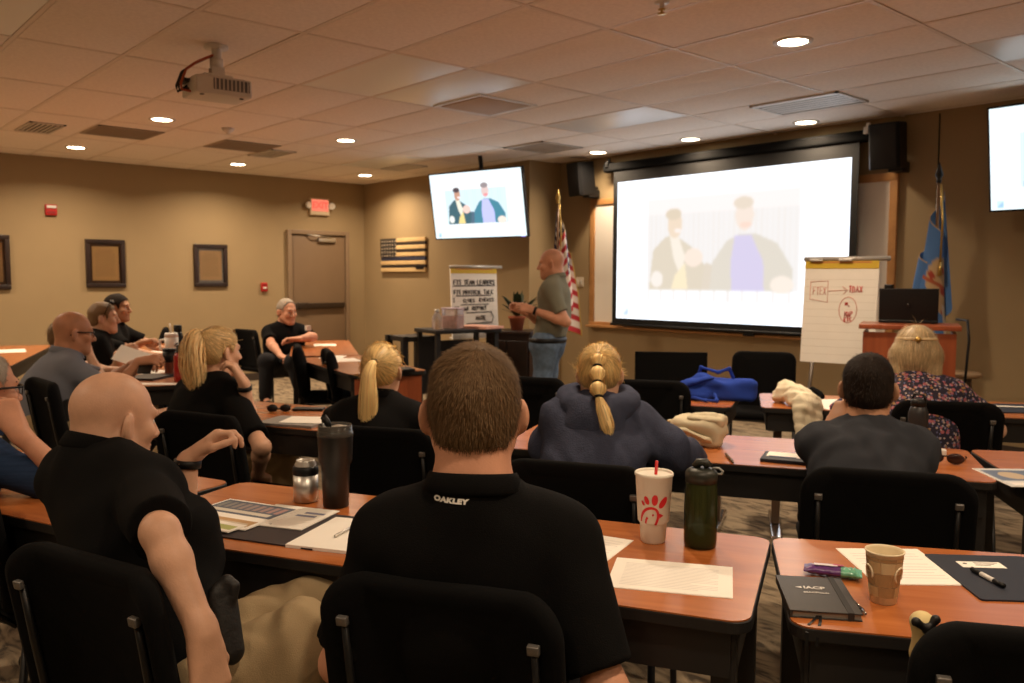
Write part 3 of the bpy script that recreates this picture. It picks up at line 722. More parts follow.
SEG = {'A': [[(0, 1), (.5, 0), (1, 1)], [(.25, .6), (.75, .6)]], 'B': [[(0, 1), (0, 0), (.7, .1), (.7, .4), (0, .5), (.8, .6), (.8, .95), (0, 1)]], 'C': [[(1, .1), (.4, 0), (0, .5), (.4, 1), (1, .9)]], 'D': [[(0, 0), (0, 1), (.7, .85), (.9, .4), (.5, .05), (0, 0)]],
       'E': [[(1, 0), (0, 0), (0, 1), (1, 1)], [(0, .5), (.8, .5)]], 'F': [[(1, 0), (0, 0), (0, 1)], [(0, .5), (.8, .5)]], 'G': [[(1, .1), (.4, 0), (0, .5), (.4, 1), (1, .9), (1, .55), (.6, .55)]], 'I': [[(.5, 0), (.5, 1)]], 'K': [[(0, 0), (0, 1)], [(1, 0), (0, .55), (1, 1)]],
       'L': [[(0, 0), (0, 1), (.9, 1)]], 'M': [[(0, 1), (0, 0), (.5, .6), (1, 0), (1, 1)]], 'N': [[(0, 1), (0, 0), (1, 1), (1, 0)]], 'O': [[(.5, 0), (0, .5), (.5, 1), (1, .5), (.5, 0)]], 'P': [[(0, 1), (0, 0), (.9, .1), (.9, .45), (0, .55)]], 'R': [[(0, 1), (0, 0), (.9, .1), (.9, .4), (0, .5), (1, 1)]],
       'S': [[(1, .1), (.3, 0), (.1, .3), (.9, .65), (.7, 1), (0, .9)]], 'T': [[(0, 0), (1, 0)], [(.5, 0), (.5, 1)]], 'U': [[(0, 0), (.1, .9), (.8, .95), (1, 0)]], 'V': [[(0, 0), (.5, 1), (1, 0)]], 'X': [[(0, 0), (1, 1)], [(1, 0), (0, 1)]], 'm': [[(0, 1), (0, .3), (.4, .2), (.5, 1), (.6, .3), (.95, .25), (1, 1)]],
       '-': [[(0, .5), (1, .5)]], '1': [[(.2, .2), (.5, 0), (.5, 1)]], ',': [[(.4, .9), (.2, 1.2)]], 'H': [[(0, 0), (0, 1)], [(1, 0), (1, 1)], [(0, .5), (1, .5)]]}
def marker(txt, x, y, w, h, slant=.0):
    out = []; n = len(txt); cw = w/n
    for i, ch in enumerate(txt):
        for P in SEG.get(ch, []): out.append([(x+cw*(i+.72*a)+slant*(1-b)*h, y+h*b+.004*math.sin(i*2.1)) for a, b in P])
    return out
def easel(tl, tr, blp, ztop_bar, label, W, H, lean, draw):
    c = (A3(tl)+A3(tr))/2; u = A3(tr)-A3(tl); dg = math.degrees(math.atan2(u[1], u[0]))
    e = empty('flip_chart_easel', (c[0], c[1], 0), math.radians(dg), label, 'flip chart'); zt = c[2]
    m = MB(); m.box((0, 0, -H/2), (W, .014, H)); pad = m.build('pad', M_PAPER, e, (0, 0, zt), (lean, 0, 0))
    m = MB(); m.box((0, -.009, -.030), (W, .004, .06)); m.build('binding_strip', mat('yellow_card', (.62, .42, .03), .6), pad)
    m = MB(); m.box((0, -.010, -.014), (W*.8, .004, .012)); m.build('label_strip', mat('orange_card', (.55, .22, .05), .6), pad)
    m = MB(); m.tube([(-W/2-.01, -.006, .012), (W/2+.07, -.006, .012)], .017, 10); m.build('clamp_bar', mat('clamp_grey', (.45, .43, .40), .4, metal=.3), pad)
    m = MB(); m.box((0, .02, -H*.45), (W*.94, .012, H*.95)); m.build('back_board', M_WHITE, pad)
    for k in range(11):
        m = MB(); m.box((0, -.0074, -.14-k*.055), (W*.97, .0006, .0016)); m.build('ruled_line', mat('rule_grey', (.62, .58, .50), .8), pad)
    draw(pad, W, H)
    for s in (-1, 1): m = MB(); m.tube([(s*W*.30, .03, zt-.2), (s*W*.42, -.17+.03, 0)], .014); m.build('leg', M_STEEL, e)
    m = MB(); m.tube([(0, .05, zt-.1), (0, .62, 0)], .014); m.build('rear_leg', M_STEEL, e)
    m = MB(); m.box((0, -H*math.sin(lean)-.02, zt-H*.985), (W*.9, .07, .014)); m.build('tray', M_WHITE, e)
    return e
def draw_right(pad, W, H):
    b = [[(.09, .21), (.33, .20), (.335, .41), (.09, .38), (.09, .21)]]
    b += marker('FTEX', .13, .26, .19, .075)+[[(.335, .30), (.58, .29)], [(.53, .255), (.60, .29), (.55, .325)]]
    for i, P in enumerate([[(.5+.12*math.cos(t/16*2*PI)+.12, .48+.125*math.sin(t/16*2*PI)) for t in range(17)]]): b.append(P)
    o = strokes(b, .0028, mat('red_marker_faint', (.60, .26, .20), .7), 'marker_drawing', pad, W, H, -.0085); o.location = (0, 0, -H/2)
    o = strokes(marker('TDAX', .62, .25, .19, .06)+marker('MAP', .58, .495, .11, .05)+marker('m,', .58, .40, .08, .035)+marker('ETC', .575, .555, .11, .035), .0042, M_REDINK, 'marker_writing', pad, W, H, -.0085); o.location = (0, 0, -H/2)
zc_ = 1.56
a, b_, c_ = dep(806, 262, 6.35), dep(880, 259, 6.05), dep(800, 361, 6.28)
Wr = float(np.linalg.norm((b_-a)[:2])); Hr = float(a[2]-c_[2])
EAS = (a, b_)
easel(a, b_, c_, 0, 'flip chart with red marker drawing, beside the lectern', Wr, Hr+.02, -.10, draw_right)
def draw_left(pad, W, H):
    P = marker('FTS TEAM LEADERS', .06, .17, .90, .065)+marker('FTS PROTOCOL', .06, .315, .60, .06)+marker('TALK', .70, .31, .22, .06)+marker('10', .03, .42, .12, .07)+marker('CLUES', .25, .44, .26, .045)+marker('EVENTS', .60, .43, .33, .05)
    P += marker('VAN', .06, .545, .10, .03)+marker('OUT', .25, .56, .12, .045)+marker('REPORT', .44, .545, .32, .05)
    P += [[(.05, .255), (.95, .25)], [(.1, .395), (.85, .39)], [(.2, .52), (.8, .515)], [(.3, .635), (.85, .625), (.9, .70), (.86, .78), (.3, .79)]]
    P += marker('HIDE', .52, .68, .22, .06)
    o = strokes(P, .0052, M_INK, 'marker_writing', pad, W, H, -.0085); o.location = (0, 0, -H/2)
a, b_ = dep(450, 268, 9.0), dep(496, 268, 9.35); c_ = dep(446, 338, 9.0)
easel(a, b_, c_, 0, 'flip chart covered in black marker writing, in the corner below the television', float(np.linalg.norm((b_-a)[:2])), float(a[2]-c_[2])+.02, -.06, draw_left)

# ------------------------------------------------------------------ flags on poles
def drape(name, col_fn, W, H, xs_, folds_, drop, seed, parent, off, ph=1.3, am=1.0):
    nu, nv = 90, 60; U, Vv = np.meshgrid(np.linspace(0, 1, nu), np.linspace(0, 1, nv)); r = np.random.default_rng(seed)
    z = -Vv*H-np.power(U, .85)*W*drop
    gz = np.clip(-z/H, 0, 1.6); x = xs_*np.power(U, .9)*(.25+.75*np.minimum(gz, 1))
    y = (.02+.05*np.clip(-z/H, 0, 1))*np.sin(U*folds_*2*PI+.6*np.sin(Vv*3))+.012*np.sin(U*23+Vv*5)
    x = x+am*(.03+.085*gz)*np.sin(U*folds_*2*PI+ph+.35*gz)
    V = np.stack([x, y, z], -1).reshape(-1, 3); b = (np.arange(nv-1)[:, None]*nu+np.arange(nu-1)[None]).ravel()
    Q = np.stack([b, b+nu, b+nu+1, b+1], 1); c = np.ones((nu*nv, 4)); c[:, :3] = col_fn(U.ravel(), Vv.ravel())
    o = link(name, quads_mesh(name, V, Q, mat('flag_cloth', (1, 1, 1), .75, attr='Col', bump=.1, bscale=400), True, c), parent, off)
    md = o.modifiers.new('thick', 'SOLIDIFY'); md.thickness = .002
    return o
def us_col(u, v):
    c = np.zeros((len(u), 3)); s = (v*13).astype(int) % 2; c[s == 0] = (.50, .03, .04); c[s == 1] = (.78, .68, .58)
    can = (u < .42) & (v < 7/13); c[can] = (.02, .03, .09)
    fu, fv = (u/.42*6) % 1-.5, (v/(7/13)*5) % 1-.5; c[can & (np.hypot(fu*.9, fv) < .27)] = (.72, .68, .62)
    e = (u > .985) | (v > .985) | (v < .012); c[e] = (.55, .36, .08); return c
def ok_col(u, v):
    c = np.zeros((len(u), 3)); c[:] = (.075, .19, .46); d = np.hypot((u-.5)*1.5, v-.47)
    c[d < .27] = (.52, .36, .19); c[(d < .27) & (np.sin(u*40)*np.sin(v*34) > .55)] = (.36, .05, .03)
    f = (v > .62) & (v < .9) & (np.abs(u-.5) < .2) & (np.sin(u*60) > 0); c[f] = (.62, .56, .46); c[(np.abs(v-.47) < .02) & (d < .36)] = (.40, .10, .04)
    e = (u > .985) | (v > .985) | (v < .012); c[e] = (.58, .38, .10); return c
def flagpole(px, D, label, finial, col, xs_, ang, fold, drop, seed, ph=1.3, am=1.0):
    p = dep(px[0], px[1], D); e = empty('flag_on_pole', (p[0], p[1], 0), ang, label, 'flag')
    m = MB(); m.lathe([(.15, 0), (.15, .02), (.10, .05), (.03, .09)], 24); m.build('base', mat('flag_base', (.06, .05, .04), .4, metal=.4), e)
    m = MB(); m.tube([(0, 0, .05), (0, 0, p[2])], .013, 10); m.build('pole', mat('pole_wood', (.18, .09, .035), .35), e)
    m = MB(); m.lathe([(.012, p[2]-.01), (.022, p[2]+.01), (.012, p[2]+.02), (.030, p[2]+.05), (.001, p[2]+.15)], 14); m.build('finial', finial, e)
    drape('cloth', col, 1.40, .90, xs_, fold, drop, seed, e, (0.01, 0, p[2]-.06), ph, am)
    m = MB(); m.tube([(.015, -.02, p[2]-.02), (.035, -.05, p[2]-.3), (.03, -.05, p[2]-.62)], .008); m.tube([(.03, -.05, p[2]-.60), (.03, -.05, p[2]-.70)], [.010, .018]); m.build('tassel_cord', M_GOLD, e)
flagpole((558, 203), 9.1, 'United States flag hanging on a pole behind the presenter', M_GOLD, us_col, .15, math.radians(viewdir(558)-90), 1.25, .34, 5, -1.1, .85)
flagpole((939, 182), 6.35, 'sky blue state flag with tan shield emblem on a pole behind the lectern', M_BLACKM, ok_col, -.10, math.radians(viewdir(939)-90), 2.1, .45, 8)

# ------------------------------------------------------------------ corner furniture left of the presenter
a, b_ = dep(434, 328, 8.3), dep(499, 330, 8.7); c = (a+b_)/2; u = b_-a; dg = math.degrees(math.atan2(u[1], u[0])); w = float(np.linalg.norm(u[:2])); z = float(c[2])
e = empty('black_cart', (c[0], c[1], 0), math.radians(dg), 'black table in front of the written flip chart, holding a clear tub and pink papers', 'table')
m = MB(); m.box((0, .2, z-.02), (w, .5, .04), bev=.008); m.build('top', M_EDGE, e)
for sx in (-1, 1):
    for sy in (0, .4): m = MB(); m.box((sx*(w/2-.04), sy, z/2-.02), (.045, .045, z-.04)); m.build('leg', M_EDGE, e)
m = MB(); m.box((0, .41, z*.55), (w-.1, .02, z*.6)); m.build('back_panel', M_EDGE, e)
CART = (c, dg, z)
def loc3(o, dg, x, y): return A3(o)+dv(dg)*x+dv(dg+90)*y
q = loc3(c, dg, -.10, .12); e = empty('plastic_tub', (q[0], q[1], z), .3, 'clear plastic tub with pinkish contents on the black table', 'tub')
m = MB(); m.prism(rrect(.20, .15, .03, 4), .0, .20, .004); m.build('shell', mat('clear_plastic', (.85, .75, .72), .15, trans=.75), e)
m = MB(); m.prism(rrect(.17, .12, .02, 4), .008, .13); m.build('contents', mat('pink_stuff', (.62, .34, .30), .7, var=.3, vscale=40), e)
m = MB(); m.prism(rrect(.21, .16, .03, 4), .20, .212, .004); m.build('lid', mat('lid_mauve', (.45, .36, .45), .4), e)
q = loc3(c, dg, -.29, .10); e = empty('clear_bottle', (q[0], q[1], z), 0, 'small clear plastic bottle beside the tub on the black table', 'bottle')
m = MB(); m.lathe([(.045, 0), (.05, .02), (.05, .12), (.025, .16), (.022, .18)], 16); m.build('shell', mat('clear_plastic', (.85, .75, .72), .15, trans=.75), e)
m = MB(); m.lathe([(.024, .18), (.024, .20)], 14); m.build('cap', M_WHITE, e)
q = loc3(c, dg, .20, .10); m = MB(); m.box((0, 0, .012), (.42, .28, .024), Matrix.Rotation(.15, 3, 'Z')); tag(m.build('pink_papers', mat('pink_paper', (.66, .36, .28), .8), None, (q[0], q[1], z)), 'stack of pink papers on the black table in front of the flip chart', 'papers')
# open black frame stand to its left
a, b_ = dep(404, 336, 8.6), dep(434, 336, 8.8); c = (a+b_)/2; u = b_-a; dg = math.degrees(math.atan2(u[1], u[0])); w = float(np.linalg.norm(u[:2]))+.05; z = float(c[2])
e = empty('frame_stand', (c[0], c[1], 0), math.radians(dg), 'open black rectangular frame stand left of the black table', 'stand')
for sx in (-1, 1):
    for sy in (0, .35): m = MB(); m.box((sx*(w/2-.03), sy, z/2), (.06, .06, z)); m.build('leg', M_EDGE, e)
m = MB(); m.box((0, .175, z-.03), (w-.06, .41, .05)); m.build('top', M_EDGE, e)
# dark cabinet and plant by the wall
p = dep(508, 331, 8.9); z = float(p[2]); e = empty('dark_cabinet', (p[0], p[1], 0), math.radians(20), 'dark brown low cabinet under the potted plant, left of the presenter', 'cabinet')
m = MB(); m.box((0, .2, z/2), (.52, .42, z-.02)); m.build('body', M_DKWOOD, e)
m = MB(); m.box((0, .2, z-.015), (.56, .46, .03), bev=.004); m.build('top', M_DKWOOD, e)
for s in (-1, 1):
    m = MB(); m.box((s*.125, -.018, z/2-.02), (.235, .018, z-.16), bev=.004); d = m.build('door', M_DKWOOD, e)
    m = MB(); m.sphere((s*.03, -.034, z/2), .012); m.build('knob', M_GOLD, d)
q = p+dv(110)*.2; PL = empty('potted_plant', (q[0], q[1], z), 0, 'dark leafy plant in a terracotta pot on the dark cabinet', 'plant')
m = MB(); m.lathe([(.06, 0), (.085, .12), (.095, .125), (.095, .15), (.08, .15)], 18); m.build('pot', mat('terracotta', (.36, .10, .045), .7), PL)
m = MB(); m.lathe([(.0, .135), (.08, .135)], 18, cap=False); m.build('soil', M_VDARK, PL)
r_ = random.Random(4)
for k in range(34):
    az = r_.uniform(0, 6.28); el = r_.uniform(.5, 1.45); L = r_.uniform(.20, .40); tw = r_.uniform(.022, .04)
    d = A3((math.cos(az)*math.cos(el), math.sin(az)*math.cos(el), math.sin(el))); s_ = nrm(np.cross(d, A3((0, 0, 1)))); n_ = np.cross(s_, d); P = []; F = []
    for i in range(6):
        t = i/5; c0 = A3((0, 0, .14))+d*L*t+A3((0, 0, -.10*t*t*L*2)); w_ = tw*math.sin(PI*(t*.9+.08)); P += [tuple(c0-s_*w_+n_*.004), tuple(c0), tuple(c0+s_*w_+n_*.004)]
    for i in range(5):
        for j in range(2): F.append((i*3+j, i*3+j+1, i*3+j+4, i*3+j+3))
    m = MB(); m.add(P, F, True); m.build('leaf', mat('leaf_green', (.028, .045, .018), .45), PL)
# ------------------------------------------------------------------ implicit bodies
def cone(a, b, ra, rb, flat=None, k=0.03, op='u', cut=None):
    """tapered limb; flat=(axis, factor) squeezes it; cut=(point, normal) ends it flat"""
    a, b = A3(a), A3(b); ab = b-a; L2 = ab@ab+1e-9
    def fn(X, Y, Z):
        px, py, pz = X-a[0], Y-a[1], Z-a[2]
        t = np.clip((px*ab[0]+py*ab[1]+pz*ab[2])/L2, 0, 1)
        qx, qy, qz = px-t*ab[0], py-t*ab[1], pz-t*ab[2]
        q2 = qx*qx+qy*qy+qz*qz; s = 1.0
        if flat is not None:
            n, s = flat; c = qx*n[0]+qy*n[1]+qz*n[2]; q2 = q2+c*c*(1/(s*s)-1)
        d = (np.sqrt(np.maximum(q2, 0))-(ra+(rb-ra)*t))*(min(s, 1)*.5+.5)
        if cut is not None:
            p, n = cut; d = np.maximum(d, (X-p[0])*n[0]+(Y-p[1])*n[1]+(Z-p[2])*n[2])
        return d
    m = max(ra, rb); lo = np.minimum(a, b)-m; hi = np.maximum(a, b)+m
    return (op, fn, lo, hi, k)
def ell(c, r, R=None, k=0.02, op='u'):
    c = A3(c); R = np.eye(3) if R is None else R
    def fn(X, Y, Z):
        x, y, z = X-c[0], Y-c[1], Z-c[2]
        l = [(R[0, i]*x+R[1, i]*y+R[2, i]*z)/r[i] for i in range(3)]
        k0 = np.sqrt(l[0]**2+l[1]**2+l[2]**2)+1e-6
        k1 = np.sqrt((l[0]/r[0])**2+(l[1]/r[1])**2+(l[2]/r[2])**2)+1e-6
        return k0*(k0-1)/k1
    m = np.abs(R)@A3(r); return (op, fn, c-m, c+m, k)
def rbox(c, half, R=None, r=.02, k=.02, op='u'):
    c = A3(c); R = np.eye(3) if R is None else R; hb = A3(half)-r
    def fn(X, Y, Z):
        x, y, z = X-c[0], Y-c[1], Z-c[2]; q = [np.abs(R[0, i]*x+R[1, i]*y+R[2, i]*z)-hb[i] for i in range(3)]
        return np.sqrt(sum(np.maximum(v, 0)**2 for v in q))+np.minimum(np.maximum(q[0], np.maximum(q[1], q[2])), 0)-r
    m = np.abs(R)@A3(half); return (op, fn, c-m, c+m, k)
def sdf_mesh(prims, h, post=None):
    lo = np.min([p[2] for p in prims if p[0] == 'u'], 0)-3*h; hi = np.max([p[3] for p in prims if p[0] == 'u'], 0)+3*h
    n = np.ceil((hi-lo)/h).astype(int)+1
    ax = [(lo[i]+h*np.arange(n[i])).astype(np.float32) for i in range(3)]
    F = np.full(n, 0.12, np.float32)
    for op, fn, a, b, k in prims:
        i0 = np.maximum(((a-k-2*h-lo)/h).astype(int), 0); i1 = np.minimum(((b+k+2*h-lo)/h).astype(int)+2, n)
        if np.any(i1 <= i0): continue
        sl = tuple(slice(i0[i], i1[i]) for i in range(3))
        d = fn(ax[0][sl[0]][:, None, None], ax[1][sl[1]][None, :, None], ax[2][sl[2]][None, None, :]).astype(np.float32)
        G = F[sl]; k = max(k, 1e-4)
        if op == 'u':
            w = np.clip(.5+.5*(G-d)/k, 0, 1); F[sl] = G*(1-w)+d*w-k*w*(1-w)
        else:
            d = -d; w = np.clip(.5-.5*(G-d)/k, 0, 1); F[sl] = G*(1-w)+d*w+k*w*(1-w)
    if post is not None: F = post(F, ax[0][:, None, None], ax[1][None, :, None], ax[2][None, None, :])
    for a in (0, 1, 2):
        s = [slice(None)]*3
        for e in (0, -1): s[a] = e; F[tuple(s)] = np.maximum(F[tuple(s)], h)
    return surfnet(F, lo, h)
def surfnet(F, lo, h):
    S = F < 0
    c = np.zeros(np.array(S.shape)-1, np.uint8)
    for i in (0, 1):
        for j in (0, 1):
            for k in (0, 1): c += S[i:S.shape[0]-1+i, j:S.shape[1]-1+j, k:S.shape[2]-1+k]
    act = (c > 0) & (c < 8); I = np.argwhere(act); idx = np.full(act.shape, -1, np.int32); idx[act] = np.arange(len(I))
    offs = np.array([(i, j, k) for i in (0, 1) for j in (0, 1) for k in (0, 1)])
    val = np.stack([F[I[:, 0]+o[0], I[:, 1]+o[1], I[:, 2]+o[2]] for o in offs], 1)
    P = np.zeros((len(I), 3)); cnt = np.zeros(len(I))
    for a in range(8):
        for b in range(a+1, 8):
            if np.abs(offs[a]-offs[b]).sum() != 1: continue
            m = (val[:, a] < 0) != (val[:, b] < 0); t = val[m, a]/(val[m, a]-val[m, b])
            P[m] += offs[a]+t[:, None]*(offs[b]-offs[a]); cnt[m] += 1
    V = lo+h*(I+P/np.maximum(cnt, 1)[:, None]); Q = []
    for a in range(3):
        b, e = (a+1) % 3, (a+2) % 3
        sl0 = [slice(None)]*3; sl1 = [slice(None)]*3; sl0[a] = slice(0, -1); sl1[a] = slice(1, None)
        s0, s1 = S[tuple(sl0)], S[tuple(sl1)]
        for sgn in (0, 1):
            E = np.argwhere((s0 & ~s1) if sgn else (~s0 & s1))
            E = E[(E[:, b] > 0) & (E[:, e] > 0) & (E[:, b] < S.shape[b]-1) & (E[:, e] < S.shape[e]-1)]
            def at(db, de):
                G = E.copy(); G[:, b] -= db; G[:, e] -= de; return idx[G[:, 0], G[:, 1], G[:, 2]]
            q = np.stack([at(1, 1), at(0, 1), at(0, 0), at(1, 0)], 1)
            Q.append(q if sgn else q[:, ::-1])
    Q = np.concatenate(Q); return V, Q[(Q >= 0).all(1)]
def vnormals(V, Q):
    n = np.cross(V[Q[:, 2]]-V[Q[:, 0]], V[Q[:, 3]]-V[Q[:, 1]]); N = np.zeros_like(V)
    for i in range(4): np.add.at(N, Q[:, i], n)
    return N/(np.linalg.norm(N, axis=1, keepdims=True)+1e-12)
def folds(amp, seed, freq=16):
    """cloth wrinkles pushed into the field"""
    r = np.random.default_rng(seed); K = []
    for i in range(7):
        d = r.normal(size=3); d[2] *= 1.3; d = d/np.linalg.norm(d); K.append((d*freq*r.uniform(.6, 2.2), r.uniform(0, 6.28), r.uniform(.5, 1)))
    def fn(F, X, Y, Z):
        g = 0
        for k, p, w in K: g = g+w*np.sin(k[0]*X+k[1]*Y+k[2]*Z+p+1.7*np.sin(9*Z+k[0]*Y+p))
        return F+amp*(g/3.0)
    return fn
def eul(yaw, pitch, roll):
    """columns: right, forward, up of a head looking along yaw (deg), pitch up, roll to the right"""
    y, p, r = (math.radians(a) for a in (yaw, pitch, roll))
    f = A3((math.cos(y)*math.cos(p), math.sin(y)*math.cos(p), math.sin(p)))
    rt = A3((math.sin(y), -math.cos(y), 0)); up = np.cross(rt, f)
    return np.stack([math.cos(r)*rt-math.sin(r)*up, f, math.sin(r)*rt+math.cos(r)*up], 1)

def head_prims(H, R, s=1.0, jaw=1.0):
    def p(x, y, z): return H+R@(A3((x, y, z))*s)
    e = lambda c, r, k=.02, op='u': ell(p(*c), [q*s for q in r], R, k*s, op)
    P = [e((0, -.014, .035), (.076, .097, .086)), e((0, .028, -.035), (.060*jaw, .062, .082), .03),
         e((0, .068, -.098), (.024*jaw, .020, .018), .025)]
    for x in (-1, 1):
        P += [cone(p(x*.056*jaw, .0, -.05), p(x*.018, .066, -.098), .020*s, .016*s, k=.03*s),
              e((x*.040, .062, -.022), (.024, .022, .022), .02)]
    P += [cone(p(-.032, .078, .024), p(.032, .078, .024), .013*s, .013*s, k=.018*s),
          e((-.031, .094, .002), (.017, .015, .012), .012, 's'), e((.031, .094, .002), (.017, .015, .012), .012, 's'),
          cone(p(0, .086, .014), p(0, .108, -.030), .008*s, .012*s, k=.012*s),
          e((-.012, .097, -.034), (.009, .011, .008), .008), e((.012, .097, -.034), (.009, .011, .008), .008),
          cone(p(-.016, .084, -.060), p(.016, .084, -.060), .008*s, .008*s, k=.010*s),
          cone(p(-.014, .081, -.071), p(.014, .081, -.071), .009*s, .009*s, k=.010*s),
          cone(p(-.022, .090, -.0655), p(.022, .090, -.0655), .003*s, .003*s, k=.006*s, op='s')]
    for x in (-1, 1):
        Re = R@np.array([[math.cos(.7*x), -math.sin(.7*x), 0], [math.sin(.7*x), math.cos(.7*x), 0], [0, 0, 1]])
        P += [ell(p(x*.086, -.010, -.006), [.010*s, .022*s, .034*s], Re, .010*s),
              ell(p(x*.097, .000, -.004), [.007*s, .011*s, .019*s], Re, .006*s, 's')]
    return P
def hand_prims(W, fd, pn, side, curl=(.3, .3, .3, .35), thumb=.4, s=1.0, spread=.06):
    """W wrist, fd finger direction, pn direction out of the BACK of the hand, side +1 right hand / -1 left"""
    fd = nrm(fd); pn = nrm(A3(pn)-fd*(A3(pn)@fd)); tx = np.cross(fd, pn)*-side   # towards the thumb
    def p(x, y, z): return W+s*(tx*x+fd*y+pn*z)
    P = [cone(p(0, -.02, 0), p(0, .03, 0), .027*s, .030*s, (pn, .62), .02)]
    kx = (.028, .009, -.010, -.028); ky = (.085, .090, .086, .077); ln = (.072, .080, .075, .058)
    for i in range(4):
        P.append(cone(p(kx[i]*.55, .01, 0), p(kx[i], ky[i], .002), .016*s, .0125*s, k=.012))
    for i in range(4):
        o = p(kx[i], ky[i], .002); a = 0.0; d0 = nrm(fd+tx*spread*(1.5-i)*.6)
        for j, (fr, mx) in enumerate(((.46, 75), (.30, 95), (.24, 60))):
            a += math.radians(mx)*curl[i]; d = d0*math.cos(a)-pn*math.sin(a); n = o+d*ln[i]*fr*s
            P.append(cone(o, n, (.0092-.0008*j)*s, (.0086-.0009*j)*s, k=.004)); o = n
    o = p(.020, .022, -.004); d = nrm(fd*.75+tx*(.75-.6*thumb)-pn*(.25+.5*thumb)); n = o+d*.042*s
    P.append(cone(o, n, .0155*s, .0115*s, k=.012)); d = nrm(fd*.95+tx*(.25-.7*thumb)-pn*(.2+.35*thumb)); o = n; n = o+d*.034*s
    P.append(cone(o, n, .0108*s, .0095*s, k=.005)); d = nrm(fd*.9+tx*(.05-.8*thumb)-pn*.3)
    P.append(cone(n, n+d*.024*s, .0095*s, .0075*s, k=.005))
    return P
def hairline(R, H, s, pts, soft=.8, wav=.0):
    ys, zs = zip(*pts)
    def post(F, X, Y, Z):
        x, y, z = X-H[0], Y-H[1], Z-H[2]
        ly = (R[0, 1]*x+R[1, 1]*y+R[2, 1]*z)/s; lz = (R[0, 2]*x+R[1, 2]*y+R[2, 2]*z)/s
        cutz = np.interp(ly, ys, zs)
        return np.maximum(F, (cutz-lz)*s*soft)
    return post
SHORT = [(-.13, -.07), (-.06, -.066), (-.035, -.045), (-.024, .0), (.0, .034), (.018, .030), (.026, -.012), (.036, -.010), (.046, .045), (.07, .068), (.10, .078)]
BALDING = [(-.13, -.06), (-.06, -.058), (-.03, -.03), (-.02, .02), (.02, .032), (.03, .0), (.04, .05), (.06, .105), (.10, .125)]
def strands(V, N, n, L, flow, lift=.25, wid=.0012, jit=.25, var=.35, seed=1, mask=None):
    flow0 = flow
    def flow(p, n): q = flow0(p, n); return q/(np.linalg.norm(q, axis=1, keepdims=True)+1e-9)
   
    r = np.random.default_rng(seed); idx = np.arange(len(V)) if mask is None else np.nonzero(mask)[0]
    i = r.choice(idx, n); p = V[i]+r.normal(size=(n, 3))*.002; nn = N[i]
    f = flow(p, nn); f = f-nn*(f*nn).sum(1, keepdims=True); f += r.normal(size=f.shape)*jit; f /= np.linalg.norm(f, axis=1, keepdims=True)+1e-9
    l = (L*r.uniform(.6, 1.25, n))[:, None]; b = p-nn*.002
    m = p+f*l*.5+nn*(l*lift*.5-l*l*1.1); e = p+f*l+nn*(l*lift*.6-l*l*4.4)
    w = np.cross(f, nn); w /= np.linalg.norm(w, axis=1, keepdims=True)+1e-9
    nb = nn*0
    P = np.stack([b-w*wid, b+w*wid, m+w*wid*.9, m-w*wid*.9, e+w*wid*.25, e-w*wid*.25], 1).reshape(-1, 3)
    o = np.arange(n)[:, None]*6; Q = np.concatenate([o+[0, 1, 2, 3], o+[3, 2, 4, 5]], 0)
    c = np.repeat(np.clip(r.normal(1, var, n), .35, 2.0), 6)
    return P, Q, np.stack([c, c, c, c*0+1], 1)
def lock(path, rad, n, wid=.0016, seed=3, var=.3, wave=.0, taper=.3, segs=18):
    """a tail of hair: n ribbons that follow a path inside its radius"""
    r = np.random.default_rng(seed); path = np.array(path); t0 = np.linspace(0, 1, len(path)); t = np.linspace(0, 1, segs)
    C = np.stack([np.interp(t, t0, path[:, k]) for k in range(3)], 1); Rr = np.interp(t, np.linspace(0, 1, len(rad)), rad)
    T = np.gradient(C, axis=0); T /= np.linalg.norm(T, axis=1, keepdims=True)+1e-9
    u0 = nrm(np.cross(T[0], A3((.3, .5, .1)))); U = []; u = u0
    for i in range(segs): u = nrm(u-T[i]*(u@T[i])); U.append(u)
    U = np.array(U); W = np.cross(T, U); P = []; Q = []; Cc = []
    for k in range(n):
        a = r.uniform(0, 2*PI); q = math.sqrt(r.uniform(.35, 1)); end = r.uniform(1-taper, 1.0); ph = r.uniform(0, 6.28); br = np.clip(r.normal(1.2, var*.55), .6, 1.8)
        aa = a+wave*8*np.sin(t*7+ph); qq = q*(1+wave*4*np.sin(t*11+ph*2))
        off = (U*np.cos(aa)[:, None]+W*np.sin(aa)[:, None])*(Rr*qq)[:, None]
        pts = np.stack([np.interp(t*end, t, (C+off)[:, j]) for j in range(3)], 1)
        side = np.cross(T, off); side /= np.linalg.norm(side, axis=1, keepdims=True)+1e-9
        ww = (wid*(1-.75*t**3))[:, None]; o = len(P)*2*segs
        P.append(np.concatenate([pts-side*ww, pts+side*ww])); i = np.arange(segs-1)[:, None]
        Q.append(o+np.concatenate([i, i+1, i+1+segs, i+segs], 1)); Cc.append(np.full((2*segs, 4), br))
    Cc = np.concatenate(Cc); Cc[:, 3] = 1
    return np.concatenate(P), np.concatenate(Q), Cc
def join(parts):
    V = []; Q = []; C = []; o = 0
    for v, q, c in parts: V.append(v); Q.append(q+o); C.append(c); o += len(v)
    return np.concatenate(V), np.concatenate(Q), np.concatenate(C)
def ones(V, b=1.0): c = np.full((len(V), 4), b, np.float32); c[:, 3] = 1; return c

SKINS = {}; DBG = []; PXD = []
def pix(P): q = A3(P)-EYE; d = q@FW; return A3((512+FPX*(q@RT)/d, 341.5-FPX*(q@UP)/d, d*100))
def skin(name, col):
    return mat('skin_'+name, col, 0.48, bump=.08, bscale=240, var=.10, vscale=18, spec=.4)

